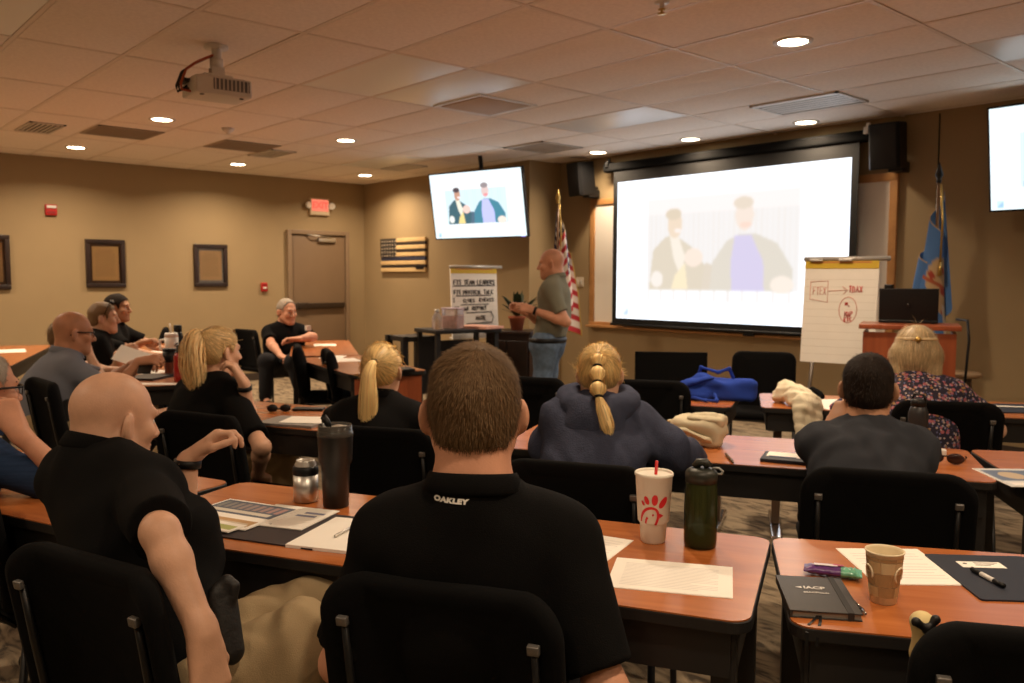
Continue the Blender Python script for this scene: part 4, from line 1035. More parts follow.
class Body: pass
def person(label, head, face, body, D=None, pitch=0, roll=0, lean=(.12, 0), hz=.56, hs=1.0, wf=1.0, belly=0.0, sh=.185,
           skin_m=None, shirt=None, sleeve=.72, collar=True, trousers=None, arms=None, hair=None, hair_m=None, stand=False,
           res=.0065, cres=.009, wr=.003, wfreq=16, seed=1, legs=None, shoe_m=None, neck_drop=.155, sit=None, loose=.0, shrug=0.0, glasses=None, hem=None, cap_col=.9,
           strandn=0, strandL=.02, neckr=.056, jaw=1.0):
    B = Body(); H = dep(head[0], head[1], D) if D else A3(head)
    R = eul(face, pitch, roll); B.H, B.R, B.s = H, R, hs
    f, r, up = dv(body), dv(body-90), A3((0, 0, 1.0))
    N = H+hs*(R@A3((0, -.030, -.075)))-up*(neck_drop-.085)*hs-f*.012     # base of the neck
    Pv = N-f*lean[0]-r*lean[1]; Pv = A3((Pv[0], Pv[1], hz))
    if sit is not None: Pv = A3((sit.location[0], sit.location[1], hz))-f*.03; DBG.append((label[:30], ((N-Pv)@f).round(2), ((N-Pv)@r).round(2), N[2].round(2)))
    B.P, B.f, B.r, B.N = Pv, f, r, N
    base = A3((Pv[0], Pv[1], 0.0)); B.base = base
    B.root = empty('person', tuple(base), 0, label, 'person')
    def b(x, y, z): return base+r*x+f*y+up*z
    B.b = b
    def w(p): return b(*p) if isinstance(p, tuple) else A3(p)
    ax = nrm(N-Pv); ft = nrm(f-ax*(f@ax))                              # torso axis and its front
    mid = Pv+(N-Pv)*.46-ft*.02
    ch = N-ax*.13+ft*.005
    shp = {x: N+r*x*(sh-.03)*1.0-ax*(.055-shrug)+ft*.01 for x in (-1, 1)}
    B.sh = shp; PXD.append((label[:24], [tuple(pix(q).round(0)) for q in (H, N, Pv, shp[-1], shp[1])]))
    el, wrp, hp_ = {}, {}, []
    arms = arms or {}
    for x, key in ((1, 'R'), (-1, 'L')):
        a = arms.get(key, dict(e=(x*.27, .12, .80), w=(x*.10, .36, .775), fd=(-x*.4, 1, -.05), pn=(0, .1, 1)))
        e, q = w(a['e']), w(a['w'])
        d = e-shp[x]; L = np.linalg.norm(d)
        if not a.get('free'): e = shp[x]+d/L*min(max(L, .26*hs), .315*hs)
        d = q-e; L = np.linalg.norm(d)
        if not a.get('free'): q = e+d/L*min(max(L, .22*hs), .265*hs)
        el[x], wrp[x] = e, q; B.__dict__['e'+key], B.__dict__['w'+key] = e, q
        fd = a.get('fd', (0, 1, 0)); pn = a.get('pn', (0, 0, 1))
        cv = lambda v: r*v[0]+f*v[1]+up*v[2] if isinstance(v, tuple) else A3(v)
        hp_ += hand_prims(q+nrm(cv(fd))*.012, cv(fd), cv(pn), x, a.get('curl', (.3, .35, .4, .4)), a.get('thumb', .4), hs)
    hipL = {x: Pv+r*x*.09 for x in (-1, 1)}
    if stand: kn = {x: b(x*.10, .03, .50) for x in (-1, 1)}; an = {x: b(x*.11, 0, .09) for x in (-1, 1)}
    else: kn = {x: b(x*.15, .43, .53) for x in (-1, 1)}; an = {x: b(x*.14, .44, .09) for x in (-1, 1)}
    if legs:
        for x, key in ((1, 'R'), (-1, 'L')):
            if key in legs: kn[x], an[x] = w(legs[key][0]), w(legs[key][1])
    # body: one continuous skin surface
    P = head_prims(H, R, hs, jaw)
    nk = H+hs*(R@A3((0, -.030, -.045)))
    P += [cone(nk, N+ax*.01, neckr*hs, (neckr+.004)*hs, k=.035), cone(N, mid, .075, .09, (ft, .7), .05), cone(mid, Pv, .09, .09, (ft, .8), .05)]
    for x in (-1, 1):
        P += [cone(N+ax*.015, shp[x], .034, .026, k=.03), cone(shp[x], el[x], .036*wf, .039*wf, k=.03)]
        fm = el[x]+(wrp[x]-el[x])*.28
        P += [cone(el[x], fm, .039*wf, .040*wf, k=.02), cone(fm, wrp[x], .040*wf, .026, k=.02),
              cone(hipL[x], kn[x], .07, .05, k=.04), cone(kn[x], an[x], .05, .036, k=.03), cone(an[x], an[x]+f*.12-up*.05, .03, .028, k=.02)]
    P += hp_
    V, Q = sdf_mesh(P, res)
    o = link('body', quads_mesh('body', V-base, Q, skin_m), B.root)
    def part(name, prims, m, h, post=None, kind=None):
        v, q = sdf_mesh(prims, h, post); ob = link(name, quads_mesh(name, v-base, q, m), B.root); return ob, v, q
    B.part = part
    # shirt
    g = .014+loose
    S = [cone(Pv+ax*.02, mid, .155*wf+g, (.150+belly*.3)*wf+g, (ft, .78), .06), cone(mid, ch, (.150+belly*.2)*wf+g, .155*wf+g, (ft, .72), .06),
         cone(ch-r*.085+ax*.02, ch+r*.085+ax*.02, .095*wf+g*.6, .095*wf+g*.6, (ft, .95), .06),
         cone(shp[-1], shp[1], .052+g*.5, .052+g*.5, k=.05)]
    if belly: S.append(ell(mid+ft*.06-ax*.04, (.15*wf, .10+belly, .15), np.stack([r, ft, ax], 1), .05))
    for x in (-1, 1):
        S.append(cone(N+ax*.02, shp[x]+ax*.004, .048+g*.3, .052+g*.4, k=.045))
        if sleeve <= 1:
            e0 = shp[x]+(el[x]-shp[x])*sleeve; d = nrm(el[x]-shp[x])
            S.append(cone(shp[x], e0+d*.03, .056*wf+g*.8, .050*wf+g*.8, k=.035, cut=(e0, d)))
        else:
            S += [cone(shp[x], el[x], .060*wf+g, .050*wf+g, k=.03)]
            t = el[x]+(wrp[x]-el[x])*(sleeve-1); d = nrm(wrp[x]-el[x])
            S += [cone(el[x], t+d*.03, .050*wf+g, .040*wf+g, k=.03, cut=(t, d))]
    nkd = nrm(nk-N)
    S.append(cone(N-ax*.02, N+nkd*.06, neckr*hs+.016, neckr*hs+.012, k=.03, cut=(N+nkd*(.040 if collar else .014), nkd)))
    zh = (hz-.05) if hem is None else hem
    fo = folds(wr, seed, wfreq)
    def post(F, X, Y, Z): return np.maximum(fo(F, X, Y, Z), zh-Z)
    B.shirt, B.sv, B.sq = part('shirt', S, shirt, cres, post)
    if collar:
        c = MB(); ang = np.linspace(0, 2*PI, 29)[:-1]; cr = nrm(r-nkd*(r@nkd)); cf = np.cross(nkd, cr)
        cb = N+nkd*.028; rows = []
        for (rad, z) in ((neckr*hs+.008, -.010), (neckr*hs+.009, .030), (neckr*hs+.013, .036), (neckr*hs+.017, .030), (neckr*hs+.026, .004), (neckr*hs+.022, -.002)):
            for a in ang:
                dip = -.020*max(0, math.cos(a))+.006*max(0, -math.cos(a)); sp = 1+.12*max(0, math.cos(a))
                rows.append(tuple(cb+cr*math.sin(a)*rad*1.02+cf*math.cos(a)*rad*sp+nkd*(z+dip)-base))
        F = []
        for i in range(5):
            for k in range(28): F.append((i*28+k, i*28+(k+1) % 28, (i+1)*28+(k+1) % 28, (i+1)*28+k))
        c.add(rows, F, True); c.build('collar', collar if not isinstance(collar, bool) else shirt, B.root)
    # trousers and shoes
    T = [cone(hipL[-1], hipL[1], .125*wf, .125*wf, k=.06)]; zk = max(kn[1][2], kn[-1][2])
    for x in (-1, 1):
        d = nrm(an[x]-kn[x]); ce = an[x]+d*.01
        T += [cone(hipL[x], kn[x], .100*wf, .075, k=.05), cone(kn[x], ce+d*.03, .074, .056, k=.03, cut=(ce, d))]
    ft2 = folds(wr*1.5, seed+50, wfreq*1.2)
    top = max(hz+.10, zk+.12)
    B.trousers, _, _ = part('trousers', T, trousers, cres, lambda F, X, Y, Z: np.maximum(ft2(F, X, Y, Z), Z-top))
    for x in (-1, 1):
        c = an[x]-up*.045
        part('shoe', [cone(c-f*.05, c+f*.15, .040, .036, (up, .9), .02, cut=(c-up*.04, -up)), cone(c, c+up*.05, .045, .046, k=.02)], shoe_m, cres)
    # hair
    if hair:
        t, line = hair
        hp = [ell(H+hs*(R@A3((0, -.014, .035))), [hs*(.076+t), hs*(.097+t), hs*(.086+t)], R)]
        hp.append(ell(H+hs*(R@A3((0, -.030, -.02))), [hs*(.066+t*.7), hs*(.070+t), hs*(.07)], R, .03))
        hn = folds(.0018, seed+9, 60); hl = hairline(R, H, hs, line)
        hv, hq = sdf_mesh(hp, res, lambda F, X, Y, Z: hl(hn(F, X, Y, Z), X, Y, Z))
        pcs = [(hv, hq, ones(hv, cap_col))]
        if strandn:
            nn = vnormals(hv, hq); crown = H+hs*(R@A3((.01, -.045, .115)))
            def flow(p, n): return (p-crown)/(np.linalg.norm(p-crown, axis=1, keepdims=True)+.01)-R[:, 2]*.5
            sm = ((hv-H)@R[:, 2] > -.056*hs)
            pcs.append(strands(hv, nn, strandn, strandL, flow, seed=seed, mask=sm, lift=.14, jit=.15, var=.13, wid=.0005 if res < .006 else .0011))
        v, q, c = join(pcs)
        link('hair', quads_mesh('hair', v-base, q, hair_m, True, c), B.root)
    # eyes and brows
    for x in (-1, 1):
        c = H+hs*(R@A3((x*.031, .0735, .002))); m = MB(); m.M = Matrix.Translation(Vector(c-base)) @ Matrix(R.tolist()).to_4x4()
        m.sphere((0, 0, 0), .0115*hs, 12, 8); m.cm = 1; m.sphere((0, .0070*hs, 0), .0058*hs, 8, 6); m.build('eye', [M_EYE, M_IRIS], B.root)
        if hair_m:
            bm_ = MB(); pp = [H+hs*(R@A3((x*q[0], q[1], q[2])))-base for q in ((.014, .0905, .027), (.030, .0885, .032), (.047, .076, .026))]
            bm_.tube(pp, [.0034*hs, .004*hs, .002*hs], 6); bm_.build('eyebrow', hair_m, B.root)
    lp = MB(); lp.tube([H+hs*(R@A3(q))-base for q in ((-.021, .0845, -.066), (0, .0925, -.0645), (.021, .0845, -.066))], [.0018, .0032*hs, .0018], 6); lp.build('lips', M_LIPS, B.root)
    if glasses:
        gl = MB(); P_ = lambda x, y, z: H+hs*(R@A3((x, y, z)))-base
        for x in (-1, 1):
            gl.tube([P_(x*.012, .100, .004), P_(x*.014, .101, .016), P_(x*.048, .095, .016), P_(x*.066, .086, .012), P_(x*.080, .02, .010), P_(x*.084, -.012, .006), P_(x*.084, -.03, -.012)], .0036, 6)
            gl.tube([P_(x*.014, .101, .016), P_(x*.016, .101, -.012), P_(x*.046, .096, -.014), P_(x*.052, .094, .012)], .0018, 6)
        gl.tube([P_(-.012, .100, .010), P_(0, .106, .012), P_(.012, .100, .010)], .0018, 6)
        gl.build('glasses', glasses, B.root)
    return B
def watch(B, key, m, t=.94):
    e, w_ = B.__dict__['e'+key], B.__dict__['w'+key]; c = e+(w_-e)*t; d = nrm(w_-e); u = nrm(np.cross(d, A3((.2, .3, .9)))); v = np.cross(d, u)
    ms = MB(); P = []; F = []
    for i, (rr, z) in enumerate(((.030, -.011), (.0345, -.010), (.0345, .010), (.030, .011))):
        for k in range(16):
            a = 2*PI*k/16; P.append(tuple(c+u*math.cos(a)*rr+v*math.sin(a)*rr+d*z-B.base))
    for i in range(3):
        for k in range(16): F.append((i*16+k, i*16+(k+1) % 16, (i+1)*16+(k+1) % 16, (i+1)*16+k))
    ms.add(P, F, True)
    ms.build('watch', m, B.root)
# ------------------------------------------------------------------ the people
SK_FAIR = skin('fair', (.62, .36, .24)); SK_RED = skin('ruddy', (.60, .30, .19)); SK_TAN = skin('tan', (.46, .24, .14)); SK_PALE = skin('pale', (.68, .42, .29))
def cloth(name, col, b=.25, sc=420, **k): return mat('cloth_'+name, col, .9, bump=b, bscale=sc, spec=.14, **k)
C_BLACK = cloth('black', (.0035, .0033, .0033)); C_BLACK2 = cloth('soft_black', (.0055, .0053, .0056)); C_NAVYP = cloth('navy_stripe', (.022, .042, .095), stretch=(1, 1, 14), var=.25, vscale=9)
C_BLUE = cloth('blue_grey', (.19, .205, .25)); C_GREY = cloth('charcoal', (.034, .037, .045)); C_HOOD = cloth('hoodie_navy', (.046, .053, .088), .4, 200, var=.12, vscale=30)
C_OLIVE = cloth('grey_green', (.215, .215, .165)); C_KHAKI = cloth('khaki', (.36, .27, .155)); C_JEANS = cloth('denim', (.12, .175, .26), var=.2, vscale=25); C_DKJ = cloth('dark_jeans', (.025, .025, .028))
C_BROWN = cloth('brown_top', (.08, .05, .035))
M_SHOE = mat('shoe_black', (.015, .014, .013), .4)
H_BROWN = mat('hair_brown', (.135, .080, .038), .7, attr='Col', spec=.25); H_DARK = mat('hair_dark', (.018, .012, .009), .75, attr='Col', spec=.2); H_BLOND = mat('hair_blond', (.80, .60, .27), .45, attr='Col')
H_GREY = mat('hair_grey', (.36, .31, .25), .55, attr='Col'); H_HONEY = mat('hair_honey', (.72, .52, .25), .5, attr='Col'); H_ASH = mat('hair_ash_blond', (.60, .46, .26), .5, attr='Col'); H_LTBROWN = mat('hair_light_brown', (.20, .115, .05), .55, attr='Col')
def floral():
    m = mat('cloth_floral', (.018, .014, .030), .85); nt = m.node_tree; N = nt.nodes; L = nt.links; b = N['Principled BSDF']
    tc = N.new('ShaderNodeTexCoord'); cur = None
    for sc, th, colr in ((38, .34, (.35, .10, .12)), (55, .30, (.42, .32, .30)), (70, .26, (.12, .13, .28)), (30, .22, (.30, .16, .06))):
        v = N.new('ShaderNodeTexVoronoi'); v.inputs['Scale'].default_value = sc; L.new(tc.outputs['Object'], v.inputs['Vector'])
        lt = N.new('ShaderNodeMath'); lt.operation = 'LESS_THAN'; lt.inputs[1].default_value = th; L.new(v.outputs['Distance'], lt.inputs[0])
        mx = N.new('ShaderNodeMix'); mx.data_type = 'RGBA'; mx.inputs[6].default_value = (.018, .014, .030, 1); mx.inputs[7].default_value = (*colr, 1)
        if cur: L.new(cur, mx.inputs[6])
        L.new(lt.outputs[0], mx.inputs[0]); cur = mx.outputs[2]
    L.new(cur, b.inputs['Base Color']); return m
C_FLORAL = floral()
def addmesh(B, name, pcs, m):
    v, q, c = join(pcs); return link(name, quads_mesh(name, v-B.base, q, m, True, c), B.root)
def hp(B, x, y, z): return B.H+B.s*(B.R@A3((x, y, z)))
def tie_flow(tie):
    return lambda p, n: tie-p
def longcap(B, t, line, tie, hm, n=2600, L=.05, res=.0065, seed=2, extra=(), cap=.75):
    """hair combed back to a tie point"""
    H, R, s = B.H, B.R, B.s
    P = [ell(H+s*(R@A3((0, -.014, .035))), [s*(.076+t), s*(.097+t), s*(.086+t)], R), ell(H+s*(R@A3((0, -.034, -.015))), [s*(.068+t), s*(.070+t), s*.062], R, .03)]+list(extra)
    hl = hairline(R, H, s, line); fo = folds(.0016, seed, 45)
    v, q = sdf_mesh(P, res, lambda F, X, Y, Z: hl(fo(F, X, Y, Z), X, Y, Z)); nn = vnormals(v, q)
    return [(v, q, ones(v, cap)), strands(v, nn, n*2, L, tie_flow(tie), lift=.03, jit=.05, var=.24, seed=seed, wid=.0010)]
WOMAN = [(-.13, -.06), (-.06, -.066), (-.04, -.05), (-.028, -.01), (-.012, .030), (.012, .034), (.03, -.005), (.045, .025), (.07, .066), (.10, .075)]

# A: man in the foreground
A = person('man with short brown hair seen from behind in black polo with white lettering', (474, 412), 140, 132, D=1.64, sit=CHAIRS['A'], hz=.55, hs=1.04, wf=1.0, sh=.195, belly=.03, shrug=-.022,
           skin_m=SK_RED, shirt=C_BLACK, sleeve=.86, trousers=C_DKJ, hair=(.009, [(a, b+.016 if a < -.03 else b) for a, b in SHORT]), hair_m=H_BROWN, shoe_m=M_SHOE, res=.0055, cres=.0065, wr=.005, wfreq=22, seed=11, neckr=.066, neck_drop=.175,
           arms=dict(R=dict(e=dep(606, 690, 1.54), w=dep(645, 740, 1.78), fd=FW, pn=UP), L=dict(e=dep(350, 640, 1.66), w=dep(350, 660, 1.86), fd=FW*.5-UP, pn=-RT)), strandn=24000, strandL=.013, cap_col=.8, loose=.004)
def letter_on_back(B, txt, size, px, Dguess, m):
    """lettering laid onto the cloth of the shirt"""
    me = text_mesh(txt, size, m, 0.0, .0009, .12, space=1.12); n = len(me.vertices); co = np.empty(n*3); me.vertices.foreach_get('co', co); co = co.reshape(-1, 3)
    from mathutils.bvhtree import BVHTree
    bvh = BVHTree.FromPolygons([tuple(v) for v in B.sv], [tuple(int(i) for i in q) for q in B.sq])
    c = dep(px[0], px[1], Dguess); d = B.f; right = B.r
    co[:, 0] *= 1.35
    for i in range(n):
        o = c+right*co[i, 0]+A3((0, 0, 1))*(co[i, 1]-.02*co[i, 0])-B.f*.5; h = bvh.ray_cast(Vector(o), Vector(d))
        p = h[0]+h[1]*.0015 if h[0] is not None else Vector(c)
        co[i] = A3(p)-B.base
    me.vertices.foreach_set('co', co.ravel()); me.update()
    link('lettering', me, B.root)
letter_on_back(A, 'OAKLEY', .0118, (452, 498), 1.55, mat('white_print', (.75, .73, .68), .6))

# B: bald man leaning to the right
Bm = person('bald man in black polo leaning over the front table with one hand raised', (115, 421), 100, 108, D=2.1, pitch=-8, sit=CHAIRS['B'], hz=.55, hs=1.0, wf=.90, sh=.17, belly=.03, wfreq=24, neck_drop=.112,
            skin_m=SK_FAIR, shirt=C_BLACK, sleeve=.92, trousers=C_KHAKI, hair_m=None, shoe_m=M_SHOE, res=.0055, cres=.0075, wr=.007, seed=23, neckr=.064, loose=.008,
            arms=dict(R=dict(e=dep(160, 532, 1.66), w=dep(203, 634, 1.60), fd=-UP+.15*RT, pn=-FW+RT, curl=(.25, .3, .3, .35), free=1),
                      L=dict(e=dep(180, 530, 2.22), w=dep(188, 460, 2.22), fd=UP*.6+RT*.70+FW*.30, pn=UP*.75-RT*.5+FW*.1, curl=(.55, .5, .45, .45), thumb=.4, free=1)),
            legs=dict(R=(dep(300, 640, 1.85), dep(300, 800, 1.8)), L=(dep(330, 600, 2.1), dep(340, 720, 2.0))))
watch(Bm, 'L', M_BLACK, .95)
a_, b_ = dep(222, 598, 1.74), dep(234, 652, 1.72); hu = nrm(Bm.f*.9+Bm.r*.3)
Bm.part('holster', [cone(a_, b_, .036, .026, (Bm.r, .5), .01), cone(a_+UP*.01-RT*.015, a_+UP*.035+RT*.01, .014, .014, k=.01), cone(a_+RT*.02, a_+RT*.025+UP*.025, .012, .012, k=.01)], mat('holster_black', (.010, .0095, .0095), .6, bump=.2, bscale=90), .004)

# C: man at the left edge, hand at his temple
Cm = person('grey haired man with glasses at the left edge, hand to his temple, navy polo', (-17, 390), 104, 104, D=2.75, pitch=-4, lean=(.16, .0), hz=.55, hs=1.04, wf=.90,
            skin_m=SK_RED, shirt=C_NAVYP, sleeve=.80, trousers=C_DKJ, hair=(.004, BALDING), hair_m=H_GREY, shoe_m=M_SHOE, res=.0065, seed=31, strandn=2500, strandL=.014, glasses=M_BLACK, neckr=.06,
            arms=dict(R=dict(e=dep(82, 494, 2.64), w=dep(19, 433, 2.60), fd=UP*.85-RT*.45, pn=-FW*.6+RT*.6, curl=(.8, .8, .8, .8), thumb=.6, free=1), L=dict(e=(-.22, .25, .80), w=(-.05, .45, .78), fd=(.6, 1, 0))))
# D: bald man in blue polo with glasses, phone in hand
Dm = person('bald man with glasses in blue-grey polo looking at a phone and paper', (74, 333), 84, 90, D=5.0, pitch=-6, lean=(.14, 0), hz=.55, hs=1.04, wf=1.08, belly=.08, sh=.18,
            skin_m=skin('brick', (.50, .235, .135)), shirt=C_BLUE, sleeve=.74, trousers=C_KHAKI, hair_m=None, shoe_m=M_SHOE, seed=41, glasses=M_BLACK, neckr=.064,
            arms=dict(R=dict(e=dep(106, 390, 4.9), w=dep(130, 373, 4.95), fd=RT+.15*UP, pn=UP*.7-FW*.6, curl=(.55, .6, .6, .6), thumb=.7), L=dict(e=dep(110, 382, 5.2), w=dep(126, 370, 5.15), fd=RT+.1*UP, pn=UP, curl=(.5, .5, .5, .5))))
ph = dep(146, 366, 4.95); m = MB(); m.M = Matrix.Translation(Vector(ph)) @ Matrix.Rotation(math.radians(60), 4, 'Z') @ Matrix.Rotation(.5, 4, 'X'); m.box((0, 0, 0), (.075, .15, .009), bev=.003); tag(m.build('phone', M_BLACK), 'black phone held by the man in the blue-grey polo', 'phone')
ph = dep(133, 357, 5.2); m = MB(); m.M = Matrix.Translation(Vector(ph)) @ Matrix.Rotation(math.radians(62), 4, 'Z') @ Matrix.Rotation(.35, 4, 'Y') @ Matrix.Rotation(.42, 4, 'X'); m.box((0, 0, 0), (.20, .19, .0012)); tag(m.build('paper_sheet', M_PAPER), 'white paper held upright in front of the man in the blue-grey polo', 'paper')
q = dep(62, 405, 4.85); m = MB(); m.M = Matrix.Translation(Vector(q-Dm.base)) @ Matrix.Rotation(0, 4, 'Z'); m.prism(rrect(.13, .05, .015, 4), -.09, .04, .006); m.build('holster', mat('holster_black', (.016, .015, .015), .6, bump=.2, bscale=90), Dm.root)
# N: sitter hidden behind D
Nm = person('brown haired sitter mostly hidden behind the man in the blue-grey polo, chin on hand', (67, 338), 80, 84, D=5.7, pitch=-5, lean=(.16, 0), hz=.55, hs=.95, wf=.9, sh=.165, cres=.010,
            skin_m=SK_PALE, shirt=C_BROWN, sleeve=.6, trousers=C_DKJ, hair=(.014, WOMAN), hair_m=H_LTBROWN, shoe_m=M_SHOE, seed=44, collar=False, strandn=900, strandL=.06,
            arms=dict(R=dict(e=dep(105, 385, 5.55), w=dep(91, 358, 5.6), fd=UP-.3*RT, pn=RT, curl=(.6, .6, .6, .6), free=1), L=dict(e=(-.2, .3, .8), w=(-.02, .45, .78))))
# E, F: two men in black
Em = person('man in black polo with sunglasses pushed up on light brown hair, far left', (104, 318), 66, 74, D=6.55, lean=(.10, 0), hz=.55, wf=1.04, skin_m=SK_FAIR, shirt=C_BLACK2, trousers=C_KHAKI, hair=(.006, SHORT), hair_m=H_LTBROWN, shoe_m=M_SHOE, seed=51, strandn=1200, strandL=.022,
            arms=dict(R=dict(e=dep(110, 363, 6.4), w=dep(118, 361, 6.3), fd=RT+.4*UP, pn=-FW, curl=(.5, .5, .5, .5)), L=dict(e=(-.22, .3, .82), w=(-.04, .5, .80))), cres=.010)
m = MB(); m.M = Matrix.Translation(Vector(hp(Em, 0, .055, .105)-Em.base)) @ Matrix(Em.R.tolist()).to_4x4() @ Matrix.Rotation(.9, 4, 'X')
for s in (-1, 1): m.sphere((s*.032, .02, .01), (.027, .010, .020), 10, 6); m.tube([(s*.06, .02, .015), (s*.074, -.03, .0), (s*.078, -.10, -.02)], .003, 6)
m.tube([(-.01, .024, .014), (.01, .024, .014)], .003, 6); m.build('sunglasses', M_BLACK, Em.root)
Fm = person('dark haired man in black shirt, farthest of the row on the left', (118, 308), 50, 60, D=7.3, lean=(.08, 0), hz=.55, wf=1.0, skin_m=SK_TAN, shirt=C_BLACK2, trousers=C_DKJ, hair=(.006, SHORT), hair_m=H_DARK, shoe_m=M_SHOE, seed=57, strandn=900, strandL=.022,
            arms=dict(R=dict(e=dep(127, 350, 7.1), w=dep(140, 344, 7.0), fd=RT+.2*UP, pn=UP, curl=(.7, .7, .7, .7)), L=dict(e=(-.2, .34, .82), w=(.1, .5, .80))), cres=.010)
# G: woman with wavy ponytail
Gm = person('woman with wavy blond ponytail in black top, chin resting on her hand', (220, 352), 96, 104, D=4.1, pitch=-2, lean=(.14, 0), hz=.55, hs=.97, wf=.95, sh=.175, skin_m=SK_FAIR, shirt=C_BLACK, sleeve=.82, trousers=C_KHAKI, hair_m=H_HONEY, shoe_m=M_SHOE, seed=61, collar=False,
            arms=dict(R=dict(e=dep(262, 447, 3.72), w=dep(258, 475, 3.9), fd=FW-.3*UP, pn=UP, free=1), L=dict(e=dep(249, 424, 3.98), w=dep(244, 383, 3.92), fd=UP*.9-RT*.55, pn=RT+.3*UP, curl=(.55, .55, .55, .55), thumb=.3, free=1)))
tie = hp(Gm, 0, -.095, .075); pcs = longcap(Gm, .010, WOMAN, tie, H_HONEY, 1800, .05, seed=62)
pcs.append(lock([tie, hp(Gm, .0, -.125, .085), hp(Gm, .01, -.150, .03), hp(Gm, .02, -.155, -.06), hp(Gm, .03, -.145, -.15), hp(Gm, .03, -.14, -.205)], [.018, .040, .055, .060, .048, .02], 420, .0024, 63, .38, .035, .35))
addmesh(Gm, 'hair', pcs, H_HONEY)
watch(Gm, 'L', M_BLACK, .88)
# H: grey haired man at the far table
Hm = person('grey haired man in black polo sitting sideways by the door', (287, 312), 8, -8, D=8.4, pitch=-4, lean=(.06, .0), hz=.56, hs=1.04, wf=1.08, belly=.05, skin_m=SK_RED, shirt=C_BLACK2, sleeve=.7, trousers=C_DKJ, hair=(.008, BALDING), hair_m=H_GREY, shoe_m=M_SHOE, seed=71, strandn=900, strandL=.02,
            arms=dict(R=dict(e=dep(271, 344, 8.2), w=dep(281, 356, 8.0), fd=RT*.6-FW*.6-.2*UP, pn=UP, curl=(.6, .6, .6, .6), free=1), L=dict(e=dep(313, 337, 8.4), w=dep(298, 339, 8.2), fd=-RT-.2*FW, pn=UP, curl=(.4, .4, .4, .4), free=1)),
            legs=dict(R=(dep(267, 361, 8.0), dep(265, 398, 8.0)), L=(dep(293, 362, 7.9), dep(303, 398, 7.9))), cres=.010)
q = dep(308, 328, 8.25); m = MB(); m.box(tuple(q-Hm.base), (.03, .05, .05)); m.build('sleeve_patch', M_WHITE, Hm.root)
# I: woman with straight ponytail
Im = person('woman with straight blond ponytail seen from behind in black shirt', (383, 371), 122, 126, D=3.55, lean=(.08, 0), arms=dict(R=dict(e=(.21, .16, .82), w=(.06, .38, .785)), L=dict(e=(-.21, .16, .82), w=(-.06, .38, .785))), hz=.55, hs=.91, wf=.93, sh=.17, skin_m=SK_FAIR, shirt=C_BLACK2, sleeve=.85, trousers=C_DKJ, hair_m=H_BLOND, shoe_m=M_SHOE, seed=81, res=.0065, neck_drop=.16)
tie = hp(Im, .01, -.108, .045); pcs = longcap(Im, .010, WOMAN, tie, H_BLOND, 2600, .06, seed=82)
pcs.append(lock([tie, hp(Im, .008, -.130, .045), hp(Im, .0, -.150, .0), hp(Im, .0, -.155, -.10), hp(Im, -.005, -.150, -.20), hp(Im, -.01, -.140, -.275)], [.014, .020, .030, .040, .042, .024], 460, .0022, 83, .30, .006, .25))
addmesh(Im, 'hair', pcs, H_BLOND)
def hair_tie(B, c, d, r, m):
    u = nrm(np.cross(d, A3((.3, .2, .9)))); v = np.cross(nrm(d), u); mb = MB(); mb.tube([tuple(c+(u*math.cos(a)+v*math.sin(a))*r-B.base) for a in np.linspace(0, 2*PI, 15)], .005, 6, False); mb.build('hair_tie', m, B.root)
hair_tie(Im, hp(Im, .01, -.118, .046), Im.R[:, 1], .018, M_BLACK)
# J: woman in the hoodie, bubble ponytail
Jm = person('woman with blond bubble ponytail in dark navy hoodie writing at second row table', (600, 375), 128, 126, D=3.2, pitch=-10, lean=(.22, 0), hz=.55, hs=.90, wf=.95, sh=.158, skin_m=SK_FAIR, shirt=C_HOOD, sleeve=1.9, trousers=C_JEANS, hair_m=H_BLOND, shoe_m=M_SHOE, seed=91, collar=False, loose=.020, wr=.010, wfreq=26, cres=.008,
            arms=dict(R=dict(e=dep(667, 450, 3.1), w=dep(694, 462, 3.3), fd=FW-.5*RT, pn=UP, curl=(.6, .6, .6, .6), free=1), L=dict(e=dep(551, 444, 3.22), w=dep(560, 440, 3.5), fd=FW+.5*RT, pn=UP, free=1)))
t0 = hp(Jm, 0, -.105, .072); pcs = longcap(Jm, .010, WOMAN, t0, H_BLOND, 2800, .06, seed=92)
def bubble(P, n, w):
    for i in range(len(P)-1):
        a, b = P[i], P[i+1]; pcs.append(lock([a, a*.7+b*.3, a*.4+b*.6, b], [.012, w[i], w[i], .011], n, .0022, 93+i, .30, .004, .02, 12))
bp = [t0, hp(Jm, 0, -.145, .025), hp(Jm, .004, -.178, -.040), hp(Jm, .012, -.205, -.100), hp(Jm, .03, -.140, -.155)]
bubble(bp[:4], 150, (.030, .030, .032))
pcs.append(lock([bp[3], hp(Jm, .03, -.215, -.15), hp(Jm, .05, -.220, -.215), hp(Jm, .065, -.215, -.275)], [.012, .026, .028, .006], 220, .0022, 99, .3, .01, .3))
addmesh(Jm, 'hair', pcs, H_BLOND)
for i in (0, 1, 2, 3): hair_tie(Jm, bp[i], bp[min(i+1, 3)]-bp[max(i-1, 0)], .013, M_BLACK)
